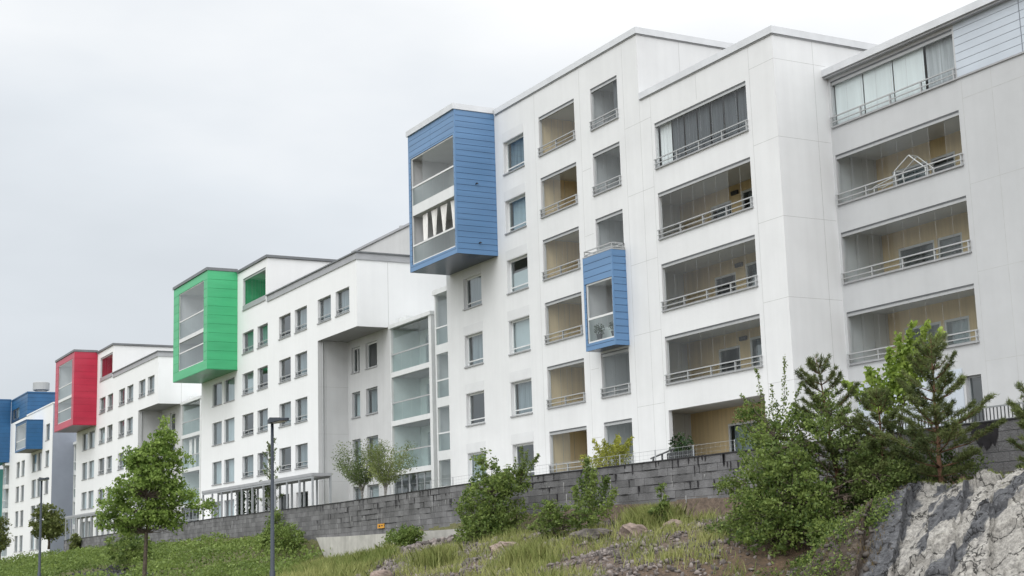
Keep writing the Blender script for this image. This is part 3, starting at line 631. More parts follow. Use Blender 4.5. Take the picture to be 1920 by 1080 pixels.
bay(B4, -207.0, -195.8, 12.96, 20.95, -3.4, (-206.2, -196.8, 13.6, 19.9), None, .48, 'navy', 'gapn', 0, [(16.3, 16.8)], 1.0, 'bluesof', 'navy', .12)
narrow_bay(B4, -197.7, -195.85, -.4, 12.6, (9.9, 6.9, 3.9, .9), -2)
narrow_bay(B4, -169.25, -157.2, 2.4, 13.2, (10.0, 7.0, 4.0, 1.0), -2)
B5 = tag(empty('apartment_building', (-222, 6, 0)), 'teal clad apartment block, a sliver at the far end of the row', 'building')
mb = MB(); q = mb.quad
B5Y = -.9
w5 = [(-212.5+3.4*k-14, -210.8+3.4*k-14, z, z+1.7) for k in range(5) for z in (1, 4, 7, 10)]
facade(mb, B5Y, [(-236, -207.2, -2, 12.8)], [(*c, .2) for c in w5], 0)
q((-207.2, B5Y, -2), (-207.2, 10, -2), (-207.2, 10, 12.8), (-207.2, B5Y, 12.8)); q((-236, B5Y, 12.8), (-207.2, B5Y, 12.8), (-207.2, 10, 12.8), (-236, 10, 12.8), 0); q((-207.2, 10, -2), (-236, 10, -2), (-236, 10, 12.8), (-207.2, 10, 12.8))
mb.build('wall', M['teal'], B5)
for c in w5: window(B5, *c, B5Y, rev=.18)
# ================================================================== entrance canopies
def canopy(dx, dz, label):
    x0, x1, y0, y1, z = -100.8+dx, -79.4+dx, -3.44, -2.2, 4.52+dz
    c = tag(empty('entrance_canopy', ((x0+x1)/2, (y0+y1)/2, 2+dz)), label, 'canopy', 'flat canopies on posts')
    mb = MB(); mb.box(x0, x1, y0, y1, z, z+.17); mb.build('canopy_roof', M['mflash'], c)
    mb = MB(); mb.box(x0+.03, x1-.03, y0+.03, y0+.12, z-.12, z-.003); mb.box(x0+.03, x1-.03, y1-.12, y1-.03, z-.12, z-.003); mb.build('beam', M['steel'], c)
    for k in range(11):
        x = x0+.1+(x1-x0-.2)*k/10
        for y in (y0+.08, y1-.08):
            mb = MB(); mb.box(x-.055, x+.055, y-.055, y+.055, 1.7+dz, z-.123); mb.build('post', M['steel'], c)
    return c
canopy(0, 0, 'flat grey canopy on thin posts in front of the green boxed block'); canopy(-44.6, -.25, 'smaller looking grey canopy half hidden behind the big leafy tree')
# ================================================================== ground
def interp(x, pts):
    xs, ys = zip(*pts); return np.interp(x, xs, ys)
WTOP = [(-133.3, 1.95), (-117.6, 2.12), (-89.8, 2.47), (-68.7, 2.57), (-54.7, 2.75), (-10, 2.76)]
BASE = [(-300, .1), (-170, .3), (-130, .45), (-100, .75), (-79, .6), (-74, .1), (-70, -.1), (-64, .0), (-58, .3), (-53, .8), (-40, .85), (-31, .95), (-20, 1.0), (0, 1.0), (40, 0)]
def vnoise(x, y, s, seed):
    """smooth value noise, numpy"""
    x = np.asarray(x, float)/s+seed*17.3; y = np.asarray(y, float)/s+seed*9.1
    xi, yi = np.floor(x).astype(int), np.floor(y).astype(int); xf, yf = x-xi, y-yi
    u, v = xf*xf*(3-2*xf), yf*yf*(3-2*yf)
    hsh = lambda a, b: np.modf(np.abs(np.sin(a*127.1+b*311.7+seed*74.7)*43758.5453))[0]
    return (hsh(xi, yi)*(1-u)+hsh(xi+1, yi)*u)*(1-v)+(hsh(xi, yi+1)*(1-u)+hsh(xi+1, yi+1)*u)*v
def fbm(x, y, s, seed, o=4):
    r = 0; a = .5
    for k in range(o): r = r+a*(vnoise(x, y, s, seed+k)-.5); s /= 2.05; a *= .5
    return r
def gz(x, y):
    x = np.asarray(x, float); y = np.asarray(y, float); s = np.maximum(0, -6-y)
    z = interp(x, BASE)-.205*s-.004*s*s*0+fbm(x, y, 3.5, 3)*.5*np.clip(s/2, 0, 1)
    z = z-.33*np.maximum(0, s-3)*np.clip((x+31)/3, 0, 1)
    z = np.maximum(z, -1.62+fbm(x, y, 5, 8)*.02)
    z = np.where(y < -20.6, np.minimum(z, -1.62), z)
    t = interp(x, WTOP)-.22
    return np.where(y > -5.95, np.where(x < -133.3, interp(x, BASE), t), z)
xs = np.unique(np.concatenate([np.linspace(-2500, -300, 16), np.arange(-300, -110, 3), np.arange(-110, -70, .8), np.arange(-70, -12, .4), np.arange(-12, 40, 3), np.linspace(40, 2500, 16)]))
ys = np.unique(np.concatenate([np.linspace(-2500, -60, 14), np.arange(-60, -21, 4), np.arange(-21, -6, .4), [-6.05, -5.9, -5, 0, 15, 40], np.linspace(60, 3000, 14)]))
X, Y = np.meshgrid(xs, ys); Zg = gz(X, Y); nx = len(xs)
me = bpy.data.meshes.new('ground')
me.from_pydata(np.stack([X.ravel(), Y.ravel(), Zg.ravel()], -1).tolist(), [], [(j*nx+i, j*nx+i+1, (j+1)*nx+i+1, (j+1)*nx+i) for j in range(len(ys)-1) for i in range(nx-1)])
me.polygons.foreach_set('use_smooth', [True]*len(me.polygons))
def groundmat():
    m, t, b = newmat('bank_soil'); b.inputs['Roughness'].default_value = .95
    g = nd(t, 'ShaderNodeNewGeometry'); sp = nd(t, 'ShaderNodeSeparateXYZ'); t.links.new(g.outputs['Position'], sp.inputs[0])
    n = nd(t, 'ShaderNodeTexNoise'); n.inputs['Scale'].default_value = .9; n.inputs['Detail'].default_value = 8; n.inputs['Roughness'].default_value = .7; t.links.new(g.outputs['Position'], n.inputs['Vector'])
    def rng(lo, hi, add=5.):
        a = nd(t, 'ShaderNodeMath', operation='MULTIPLY_ADD'); a.inputs[1].default_value = add*2; t.links.new(n.outputs[0], a.inputs[0]); t.links.new(sp.outputs[0], a.inputs[2])
        r = nd(t, 'ShaderNodeMapRange'); r.inputs[1].default_value = lo+add; r.inputs[2].default_value = hi+add; t.links.new(a.outputs[0], r.inputs[0]); return r.outputs[0]
    def ramp(c0, c1):
        n2 = nd(t, 'ShaderNodeTexNoise'); n2.inputs['Scale'].default_value = 5; n2.inputs['Detail'].default_value = 8; n2.inputs['Roughness'].default_value = .75; t.links.new(g.outputs['Position'], n2.inputs['Vector'])
        r = nd(t, 'ShaderNodeValToRGB'); r.color_ramp.elements[0].position = .35; r.color_ramp.elements[1].position = .65; r.color_ramp.elements[0].color = (*c0, 1); r.color_ramp.elements[1].color = (*c1, 1)
        t.links.new(n2.outputs[0], r.inputs[0]); return r.outputs[0]
    m1 = nd(t, 'ShaderNodeMixRGB'); t.links.new(rng(-52, -47), m1.inputs[0]); t.links.new(ramp((.06, .075, .025), (.15, .14, .06)), m1.inputs[1]); t.links.new(ramp((.05, .036, .027), (.155, .115, .085)), m1.inputs[2])
    m2 = nd(t, 'ShaderNodeMixRGB'); t.links.new(rng(-31.5, -29.5, 1.5), m2.inputs[0]); t.links.new(m1.outputs[0], m2.inputs[1]); t.links.new(ramp((.035, .026, .018), (.13, .085, .05)), m2.inputs[2])
    t.links.new(m2.outputs[0], b.inputs['Base Color'])
    n3 = nd(t, 'ShaderNodeTexNoise'); n3.inputs['Scale'].default_value = 9; n3.inputs['Detail'].default_value = 8; t.links.new(g.outputs['Position'], n3.inputs['Vector'])
    bp = nd(t, 'ShaderNodeBump'); bp.inputs['Strength'].default_value = .8; bp.inputs['Distance'].default_value = .08; t.links.new(n3.outputs[0], bp.inputs['Height']); t.links.new(bp.outputs[0], b.inputs['Normal'])
    return m
me.materials.append(groundmat()); tag(link('ground', me, Vector((0, 0, 0)), None), kind='structure')
mb = MB()
for a, b_ in zip(WTOP[:-1], WTOP[1:]):
    mb.quad((a[0], -5.55, a[1]-.2), (b_[0], -5.55, b_[1]-.2), (b_[0], -.004, b_[1]-.2), (a[0], -.004, a[1]-.2))
tag(mb.build('terrace', M['slab']), kind='structure')
mb = MB(); mb.box(-300, 60, -23.2, -21.0, -1.75, -1.5); tag(mb.build('pavement', M['paving']), kind='structure')
mb = MB(); mb.box(-300, 60, -23.36, -23.203, -1.75, -1.49); tag(mb.build('kerb', M['concrete']), kind='structure')
mb = MB(); mb.box(-300, 60, -32, -23.363, -1.75, -1.605); tag(mb.build('road', M['asphalt']), kind='structure')
# ------------------------------------------------------------------ retaining wall of split-face blocks
def wtop(x): return float(interp(x, WTOP))
RW = tag(empty('retaining_wall', (-70, -5.8, .5)), 'long dark grey wall of rough blocks running below the white buildings', 'retaining wall')
verts = []; faces = []; tint = []
CH, BW = .25, .55
for c in range(9):
    x = -133.25+(0 if c % 2 else BW/2)
    while x < -9:
        wd = BW*R.choice((1, 1, 1, .9, 1.1)); x1 = min(x+wd, -9); g = .0055; p = R.uniform(-.006, .006); i = len(verts)
        for (xx, yy) in ((x+g, -6.0), (x1-g, -6.0), (x1-g, -5.97), (x+g, -5.97)):
            for zz in (c+1, c):
                fz = wtop(xx)-zz*CH+(g if zz > c else -g); verts.append((xx, yy+(p if yy < -5.98 else 0), fz))
        # order: (A low, A high), (B ...)
        a0, a1, b0, b1, c0, c1, d0, d1 = range(i, i+8)
        faces += [(a0, b0, b1, a1), (a1, b1, c1, d1), (b0, c0, c1, b1), (d0, a0, a1, d1), (a0, d0, c0, b0)]; tint += [R.random()]*5
        x = x1
me = bpy.data.meshes.new('block_face'); me.from_pydata(verts, [], faces); at = me.attributes.new('tint', 'FLOAT', 'FACE'); at.data.foreach_set('value', tint); me.materials.append(M['block'])
o = bpy.data.objects.new('block_face', me); S.collection.objects.link(o); o.parent = RW; o.location = -wloc(RW)
mb = MB(); pts = sorted({p[0] for p in WTOP})
for a, b_ in zip(pts[:-1], pts[1:]):
    za, zb = wtop(a)-.004, wtop(b_)-.004
    mb.quad((a, -5.985, -1.5), (b_, -5.985, -1.5), (b_, -5.985, zb), (a, -5.985, za)); mb.quad((a, -5.985, za), (b_, -5.985, zb), (b_, -5.6, zb), (a, -5.6, za)); mb.quad((b_, -5.6, 0), (a, -5.6, 0), (a, -5.6, za), (b_, -5.6, zb))
mb.quad((-133.3, -5.6, -1), (-133.3, -5.985, -1), (-133.3, -5.985, 1.94), (-133.3, -5.6, 1.94)); mb.build('core', M['mortar'], RW)
mb = MB()
for a, b_ in zip(pts[:-1], pts[1:]):
    za, zb = wtop(a)+.002, wtop(b_)+.002; A0, B0 = (a, -6.03, za), (b_, -6.03, zb); up = lambda p: (p[0], p[1], p[2]+.035); bk = lambda p: (p[0], -5.58, p[2])
    mb.quad(A0, B0, up(B0), up(A0)); mb.quad(up(A0), up(B0), bk(up(B0)), bk(up(A0))); mb.quad(bk(A0), bk(B0), B0, A0); mb.quad(bk(up(A0)), bk(up(B0)), bk(B0), bk(A0))
mb.build('coping', M['mortar'], RW)
mb = MB(); mb.poly([(-71.6, -6.22, .92), (-70.2, -6.22, -.3), (-54.2, -6.22, -.3), (-54.2, -6.22, .93), (-68, -6.22, .90)]); mb.poly([(-71.6, -6.22, .92), (-68, -6.22, .90), (-54.2, -6.22, .93), (-54.2, -6.02, .935), (-68, -6.02, .905), (-71.6, -6.02, .925)])
mb.build('concrete_footing', M['concrete'], RW)
mb = MB()                                                              # seepage runs that start at open joints near the top
for k in range(170):
    x = R.uniform(-72, -30) if k < 130 else R.uniform(-130, -72); w0 = R.uniform(.015, .06); zt = wtop(x)-R.choice((0.0, 0.0, 0.0, CH, CH, 2*CH, 3*CH)); ln = R.uniform(.1, .42)
    mb.poly([(x-w0, -6.0165, zt), (x-w0*.7, -6.0165, zt-ln*.7), (x-w0*.2, -6.0165, zt-ln), (x+w0*.4, -6.0165, zt-ln*.8), (x+w0, -6.0165, zt-.02)])
for k in range(120):                                                   # dark bed joints between courses
    x = R.uniform(-70, -34); c = R.choice((1, 1, 2, 2, 3, 4, 5)); ln = R.uniform(.25, 1.3); zt = wtop(x)-c*CH; q_ = R.uniform(.008, .02)
    mb.poly([(x, -6.016, zt+.004), (x+ln*.5, -6.016, zt-q_*1.4), (x+ln, -6.016, zt-.002), (x+ln*.6, -6.016, zt+q_)])
tx = [(-26.75, 0), (-26.7, .30), (-26.62, .26), (-26.55, .46), (-26.42, .62), (-26.36, .50), (-26.26, .66), (-26.14, .60), (-26.05, .48), (-25.98, .60), (-25.9, .44), (-25.84, .33), (-25.8, 0)]
mb.poly([(x, -6.017, 2.745-d) for x, d in tx]); mb.build('seepage_stain', M['tar'], RW)
mb = MB()
for k in range(60):
    x = R.uniform(-72, -27); w0 = R.uniform(.01, .05); zt = wtop(x)-R.uniform(.1, 1.4); ln = R.uniform(.1, .5)
    mb.poly([(x-w0, -6.0155, zt), (x-w0*.4, -6.0155, zt-ln), (x+w0*.4, -6.0155, zt-ln*.8), (x+w0, -6.0155, zt)])
mb.build('lime_stain', M['lime'], RW)
mb = MB(); mb.box(-64.05, -63.3, -6.06, -6.03, 1.18, 1.38); 
sg = tag(mb.build('marker_sign', M['orange']), 'small orange marker plate low on the dark block wall', 'sign')
mb = MB(); mb.box(-63.9, -63.75, -6.064, -6.0605, 1.24, 1.32); mb.box(-63.65, -63.42, -6.064, -6.0605, 1.27, 1.31); mb.build('marking', M['tar'], sg)
# ------------------------------------------------------------------ fences on the wall
wf = tag(empty('wire_fence', (-50, -5.8, 2.6)), 'thin wire fence along the wall top in front of the blue boxed block', 'fence')
for k in range(15):
    x = -67.5+2.2*k; mb = MB(); mb.tube([(x, -5.8, wtop(x)-.03), (x, -5.8, wtop(x)+.42)], [.018, .018], 0, 6); mb.build('post', M['steel'], wf)
mb = MB()
for dz in (.40, .27, .14): mb.tube([(x, -5.8, wtop(x)+dz) for x in np.linspace(-67.5, -36.7, 15)], [.008 if dz > .3 else .004]*15, 0, 4)
for k in range(120): x = -67.5+.257*k; mb.bar((x, -5.8, wtop(x)+.02), (x, -5.8, wtop(x)+.40), .0018, 0, 3)
mb.build('wire_mesh', M['steel'], wf)
bf = tag(empty('bar_fence', (-22, -5.8, 2.7)), 'grey fence of thin upright bars on the wall beside the pines', 'fence')
mb = MB(); mb.box(-29.5, -14, -5.82, -5.78, 3.13, 3.17); mb.box(-29.5, -14, -5.82, -5.78, 2.80, 2.83); mb.build('rail', M['steel'], bf)
mb = MB()
for k in range(130): x = -29.45+.119*k; mb.box(x-.009, x+.009, -5.812, -5.788, 2.765, 3.13)
mb.build('bars', M['dsteel'], bf)
hr = tag(empty('handrail', (-41.9, -5, 2.6)), 'short dark handrail on three posts behind the wall beside the white facade', 'handrail')
mb = MB(); mb.bar((-42.55, -5, 2.98), (-41.1, -5, 3.22), .03, 0, 6); mb.build('rail', M['dsteel'], hr)
for k in range(3): x = -42.4+.55*k; mb = MB(); mb.bar((x, -5, 2.45), (x, -5, 3.0+.09*k), .035, 0, 6); mb.build('post', M['dsteel'], hr)
# ------------------------------------------------------------------ street lamps
def street_lamp(x, y):
    t = tag(empty('street_lamp', (x, y, -1.6)), 'nearer and bigger of the two dark grey street lamps, before the green boxed block', 'street lamp', 'street lamps along the road')
    mb = MB(); mb.tube([(x, y, -1.62), (x, y, -.4), (x, y, -.39), (x, y, 4.0)], [.09, .085, .065, .045], 0, 12); mb.build('pole', M['lamp'], t, True)
    mb = MB(); hx, hy = .72, -.14                                      # flat head reaching along +X
    top = [(x-.10, y-.12), (x+.30, y-.19), (x+1.05, y-.15), (x+1.12, y-.06), (x+1.12, y+.06), (x+1.05, y+.15), (x+.30, y+.19), (x-.10, y+.12)]
    zt = [4.09, 4.14, 4.07, 4.05, 4.05, 4.07, 4.14, 4.09]
    mb.poly([(a, b, c) for (a, b), c in zip(top, zt)]); mb.poly([(a, b, 3.985) for a, b in reversed(top)])
    for k in range(8): a, b = top[k], top[(k+1) % 8]; mb.quad((*a, 3.985), (*b, 3.985), (*b, zt[(k+1) % 8]), (*a, zt[k]))
    mb.build('lamp_head', M['lamp'], t)
    mb = MB(); mb.box(x+.25, x+1.0, y-.11, y+.11, 3.965, 3.983); mb.build('lamp_glass', M['frame'], t)
    return t
def dup(o, loc, label):
    c = o.copy(); S.collection.objects.link(c); c.location = loc; c['label'] = label
    for ch in list(o.children):
        d = ch.copy(); S.collection.objects.link(d); d.parent = c
    return c
sl1 = street_lamp(-42.3, -18.9); dup(sl1, (-73.5, -19.6, -1.6), 'farther street lamp that looks smaller, in front of the distant dark blue topped block')

# ================================================================== vegetation
def leafmesh(name, P, size, m, parent=None, aspect=.55, bias=None, tintv=None, loc=None, up=.25):
    """one small diamond leaf face per point"""
    P = np.asarray(P, float); n = len(P)
    d = N.normal(size=(n, 3)); d /= np.linalg.norm(d, axis=1)[:, None]
    if bias is not None: d = d+bias; d /= np.linalg.norm(d, axis=1)[:, None]
    r = N.normal(size=(n, 3)); r[:, 2] *= (1-up); s = np.cross(d, r); s /= (np.linalg.norm(s, axis=1)[:, None]+1e-9)
    nn = np.cross(s, d)
    ln = size*N.uniform(.65, 1.3, n)[:, None]; wd = ln*aspect
    v = np.empty((n, 4, 3)); v[:, 0] = P-d*ln*.5; v[:, 1] = P+s*wd*.5+nn*ln*.08; v[:, 2] = P+d*ln*.5; v[:, 3] = P-s*wd*.5+nn*ln*.08
    tv = N.uniform(0, 1, n) if tintv is None else np.clip(tintv+N.normal(0, .16, n), 0, 1)
    return rawfaces(name, v.reshape(-1, 3), 4, tv, m, parent, loc)
def rawfaces(name, v, k, tv, m, parent=None, loc=None):
    n = len(v)//k; me = bpy.data.meshes.new(name)
    c = Vector(v.mean(0)) if loc is None else Vector(loc); v = v-np.array(c)
    me.vertices.add(n*k); me.vertices.foreach_set('co', v.ravel().astype(np.float32))
    me.loops.add(n*k); me.loops.foreach_set('vertex_index', np.arange(n*k, dtype=np.int32))
    me.polygons.add(n); me.polygons.foreach_set('loop_start', np.arange(0, n*k, k, dtype=np.int32)); me.polygons.foreach_set('loop_total', np.full(n, k, dtype=np.int32))
    me.update(calc_edges=True); me.validate()
    a = me.attributes.new('tint', 'FLOAT', 'FACE'); a.data.foreach_set('value', tv.astype(np.float32)); me.materials.append(m)
    return link(name, me, c, parent)
def clusters(lobes, n, per, cr, shell=.5):
    """leaf points in clumps: n clump centres through the lobes' volume, per leaves in each; returns points, tints, centres"""
    vol = np.array([l[3]*l[4]*l[5] for l in lobes])**.75; pick = N.choice(len(lobes), n, p=vol/vol.sum()); C = np.empty((n, 3))
    for i, k in enumerate(pick):
        l = lobes[k]; d = N.normal(size=3); d /= np.linalg.norm(d); r = N.uniform(0, 1)**shell
        C[i] = (l[0]+d[0]*r*l[3], l[1]+d[1]*r*l[4], l[2]+d[2]*r*l[5])
    tone = N.uniform(.15, .85, n); sz = cr*N.uniform(.55, 1.35, n)
    idx = np.repeat(np.arange(n), per); d = N.normal(size=(n*per, 3)); d /= np.linalg.norm(d, axis=1)[:, None]
    P = C[idx]+d*(N.uniform(0, 1, n*per)**.5)[:, None]*sz[idx][:, None]*np.array([1, 1, .75])
    return P, tone[idx], C
def crooked(a, b, n=5, amp=.06):
    a, b = np.array(a, float), np.array(b, float); L_ = np.linalg.norm(b-a); out_ = []
    for k in range(n+1):
        t = k/n; p = a+(b-a)*t
        if 0 < k < n: p = p+N.normal(size=3)*L_*amp*.5
        out_.append(tuple(p))
    return out_
def tree(kind, label, cat, base, fork, lobes, n, per, cr, leaf, lm, bm='bark', r0=.09, stems=1, group=None, shell=.5, aspect=.55, twigs=.5, top=None):
    t = tag(empty(kind, base), label, cat, group)
    P, tv, C = clusters(lobes, n, per, cr, shell); base = np.array(base, float); fork = np.array(fork, float)
    mb = MB()
    topz = max(l[2]+l[5]*.7 for l in lobes) if top is None else top
    tp = np.array([np.mean([l[0] for l in lobes]), np.mean([l[1] for l in lobes]), topz])
    roots = []
    for s in range(stems):
        off = np.array([N.normal()*.12*(stems > 1), N.normal()*.12*(stems > 1), 0])
        tgt = tp if stems == 1 else np.array(lobes[s % len(lobes)][:3])+np.array([0, 0, lobes[s % len(lobes)][5]*.6])
        pa = crooked(base+off-np.array([0, 0, .15]), fork+off*2, 3, .03)[:-1]+crooked(fork+off*2, tgt, 5, .06)
        k = len(pa); mb.tube(pa, [r0*(1-.85*i/(k-1)) for i in range(k)], 0, 7); roots += [np.array(p) for p in pa[2:]]
    roots = np.array(roots)
    for c in C[N.uniform(size=len(C)) < twigs]:
        dist = np.linalg.norm(roots-c, axis=1)+np.maximum(0, roots[:, 2]-c[2])*2; q = roots[int(np.argmin(dist))]
        L_ = np.linalg.norm(c-q); mb.tube(crooked(q, c, 3, .12), [.012+.012*min(L_, 2), .012, .008, .005], 0, 4)
    mb.build('trunk', M[bm], t, True)
    up = (P[:, 2]-P[:, 2].min())/(np.ptp(P[:, 2])+.01)
    leafmesh('crown', P, leaf, L[lm], t, aspect, tintv=tv*.85+.08)
    return t
def limb_tree(kind, label, cat, base, limbs, leaf, lm, bm='bark', per=90, spread=.10, start=.3, group=None, r0=.03, aspect=.42, flare=False):
    """leaves in plumes along explicit limbs (lists of points)"""
    t = tag(empty(kind, base), label, cat, group); mb = MB(); PP = []; TT = []
    for li in limbs:
        n = len(li); ctrl = np.array(li, float); k = 9
        pts = np.stack([np.interp(np.linspace(0, n-1, k), np.arange(n), ctrl[:, i]) for i in range(3)], -1); pts[1:-1] += N.normal(size=(k-2, 3))*.025
        mb.tube([tuple(p) for p in pts], [r0*(1-.85*i/(k-1)) for i in range(k)], 0, 5)
        L_ = np.linalg.norm(ctrl[-1]-ctrl[0]); m_ = int(per*max(L_, .4)); u = N.uniform(start, 1.0, m_)**.85
        p = np.stack([np.interp(u*(k-1), np.arange(k), pts[:, i]) for i in range(3)], -1)
        tap = ((.35+.9*u) if flare else (1.3-u))[:, None]; p += N.normal(size=(m_, 3))*spread*tap
        PP.append(p); TT.append(np.full(m_, N.uniform(.25, .8)))
    mb.build('trunk', M[bm], t, True); leafmesh('crown', np.concatenate(PP), leaf, L[lm], t, aspect, tintv=np.concatenate(TT))
    return t
def pine(label, base, h, rad, whorls, group, lean=(0, 0), lm='pine', gap=.18, dens=1.):
    t = tag(empty('pine_tree', base), label, 'pine', group); mb = MB(); base = np.array(base, float); ax = np.array([lean[0], lean[1], h]); V = []; T = []
    tr = [base+ax*s+np.array([N.normal()*.02, N.normal()*.02, 0]) for s in np.linspace(-.02, 1, 9)]
    mb.tube([tuple(p) for p in tr], list(np.linspace(.055*h/3, .008, 9)), 0, 7)
    def tuft(p, d, s, tone, k=16):
        k = int(k*dens)
        k = int(k*1.25); dd = d[None]*.9+N.normal(size=(k, 3))*.55; dd /= np.linalg.norm(dd, axis=1)[:, None]
        o = p[None]+N.normal(size=(k, 3))*.025; sd_ = np.cross(dd, N.normal(size=(k, 3))); sd_ /= np.linalg.norm(sd_, axis=1)[:, None]
        ln = s*N.uniform(.7, 1.2, k)[:, None]
        V.append(np.stack([o+sd_*.0085, o-sd_*.0085, o+dd*ln], 1).reshape(-1, 3)); T.append(np.clip(np.full(k, tone)+N.normal(0, .15, k), 0, 1))
    for wn in range(whorls):
        f = gap+(1-gap)*(wn+N.uniform(-.2, .2))/whorls; f = min(max(f, gap*.8), .985)
        o = base+ax*f; ll = rad*(1-f)**.62*N.uniform(.65, 1.2)*(.6+.4*min(1, (f-gap*.6)/.15))+.08
        nb = R.choice((4, 5, 5, 6)); a0 = R.random()*6.3
        for b in range(nb):
            an = a0+b*6.283/nb+N.normal()*.25; l2 = ll*N.uniform(.5, 1.2); rise = (.25+.65*f)*l2
            pts = [o, o+np.array([math.cos(an)*l2*.5, math.sin(an)*l2*.5, rise*.3]), o+np.array([math.cos(an)*l2, math.sin(an)*l2, rise])]
            mb.tube([tuple(p) for p in pts], [.016*(.4+l2), .011, .004], 0, 4); tone = N.uniform(.1, .8)
            ns = max(3, int(l2/.075))
            for s in range(ns):
                u = .38+.62*(s+N.uniform())/ns; p = pts[0]*(1-u)**2+2*pts[1]*u*(1-u)+pts[2]*u*u; dr = pts[2]-pts[1]; dr = dr/np.linalg.norm(dr)
                tuft(p, dr, .10, tone)
                if l2 > .35 and N.uniform() < .75:
                    sa = an+R.choice((-1, 1))*N.uniform(.5, 1.0); sl_ = l2*.32*(1.2-u)
                    q = p+np.array([math.cos(sa)*sl_, math.sin(sa)*sl_, sl_*.45]); mb.bar(tuple(p), tuple(q), .004, 0, 3)
                    for e_ in (.5, 1.): tuft(p+(q-p)*e_, (q-p)/np.linalg.norm(q-p), .10, tone, 14)
            tuft(pts[2], np.array([0, 0, 1.]), .11, tone+.1, 18)
    for s in np.linspace(.86, 1.0, 5): tuft(base+ax*s, np.array([0, 0, 1.]), .12, .6, 22)
    mb.build('trunk', M['pbark'], t, True); rawfaces('crown', np.concatenate(V), 3, np.concatenate(T), L[lm], t)
    return t
G0 = lambda x, y: float(gz(x, y))
# big street tree on the left
def lat(bx, by, l): return bx+.484*l, by+.875*l
def lobes(bx, by, spec): return [(*lat(bx, by, l), z, r*.95, r, rz_) for l, z, r, rz_ in spec]
tree('leafy_tree', 'large bright green leafy tree standing on the bank at left, before the red boxed block', 'tree', (-63.9, -17, G0(-63.9, -17)), (-63.9, -17, 1.2),
     lobes(-63.9, -17, [(.84, 6.0, .28, .5), (.65, 5.2, .65, .6), (.35, 4.3, 1.05, .75), (-.55, 4.45, .6, .5), (1.35, 4.2, .55, .55), (0, 3.1, 1.7, .8), (-1.3, 2.55, .9, .65), (1.5, 2.75, .85, .55), (2.35, 2.25, .65, .4), (-1.75, 1.85, .65, .45), (.6, 2.0, 1.0, .45), (-.6, 1.35, .4, .35), (3.0, 2.1, .35, .22), (.2, 3.7, 1.25, .8), (0, 1.85, 1.5, .5), (-1.0, 1.5, .6, .4), (.9, 1.55, .7, .35), (.55, 4.9, .8, .6)]),
     640, 30, .29, .125, 'maple', r0=.11, shell=.42, aspect=.75, top=5.6)
tree('round_tree', 'round olive green tree behind the wall, beside the farther street lamp', 'tree', (-152.3, -3.5, 1.6), (-152.3, -3.5, 2.9), [(-152.3, -3.5, 4.2, 2.0, 1.8, 1.7), (-150.8, -3.4, 3.6, 1.5, 1.4, 1.2), (-153.6, -3.5, 3.4, 1.4, 1.4, 1.1)], 190, 22, .45, .26, 'olive', r0=.14, shell=.4, aspect=.7)
tree('edge_tree', 'brownish green small tree cut by the left picture edge, below the dark blue box', 'tree', (-153.2, -8, G0(-153.2, -8)-.1), (-153.2, -8, 1.2), [(-153.2, -8, 3.4, .9, .8, 1.5), (-153.0, -8, 2.2, .8, .9, .8)], 90, 22, .4, .22, 'olive', r0=.12)
def vase(bx, by, bz, h, wd, k):
    o_ = []
    for i in range(k):
        a = 6.283*i/k+R.random(); s = R.uniform(.45, 1.0); hh = h*R.uniform(.72, 1.0)*(1.08-.22*s)
        o_.append([(bx, by, bz), (bx+math.cos(a)*.05, by, bz+h*.30), (bx+math.cos(a)*wd*s*.55, by+math.sin(a)*wd*s*.5, bz+h*.30+(hh-h*.3)*.5), (bx+math.cos(a)*wd*s, by+math.sin(a)*wd*s, bz+hh)])
    return o_
limb_tree('small_tree', 'dark green vase shaped young tree behind the wall, left one of a pair', 'tree', (-73.1, -3, 2.3), vase(-73.1, -3, 2.3, 3.75, 1.75, 13), .105, 'cherry', 'lbark', 150, .15, .40, 'pair of young trees on the terrace', .035, flare=True)
limb_tree('small_tree', 'lighter olive green vase shaped young tree, right one of a pair by the glazed balconies', 'tree', (-70.0, -3, 2.3), vase(-70.0, -3, 2.3, 3.55, 1.85, 13), .105, 'light_olive', 'lbark', 135, .14, .40, 'pair of young trees on the terrace', .035, flare=True)
limb_tree('slender_tree', 'slender dark tree rising through the canopy, before the green boxed block', 'tree', (-88.3, -2.8, 2.2), [[(-88.3, -2.8, 2.2), (-88.3, -2.8, 7.0)]]+[[(-88.3, -2.8, z), (-88.3+math.cos(a)*r_, -2.8+math.sin(a)*r_, z+.6)] for z, a, r_ in [(2.6+.22*k, k*2.4, .75*(1-k/26)+.15) for k in range(20)]], .13, 'cherry', 'bark', 80, .1, .2)
for k, (px, lab) in enumerate(((-97.6, 'dark climber on a trellis under the canopy near its left end'), (-95.2, 'sparser dark climber on a trellis under the canopy, second from its left end'), (-91.7, 'narrow dark climber under the canopy beside the door'))):
    t = tag(empty('climbing_plant', (px, -1.6, 2.2)), lab, 'climbing plant', 'climbers under the canopy')
    mb = MB()
    for a in np.linspace(-.55, .55, 5): mb.bar((px+a, -1.6, 2.1), (px+a, -1.6, 4.45), .015, 0, 4)
    for z in np.linspace(2.3, 4.4, 8): mb.bar((px-.55, -1.6, z), (px+.55, -1.6, z), .015, 0, 4)
    mb.build('trellis', M['dsteel'], t)
    n = (1700, 900, 1300)[k]; leafmesh('foliage', np.stack([px+N.uniform(-.6, .6, n), -1.66+N.normal(0, .09, n), N.uniform(2.2, 4.5, n)], -1), .15, L['dark'], t, .7)
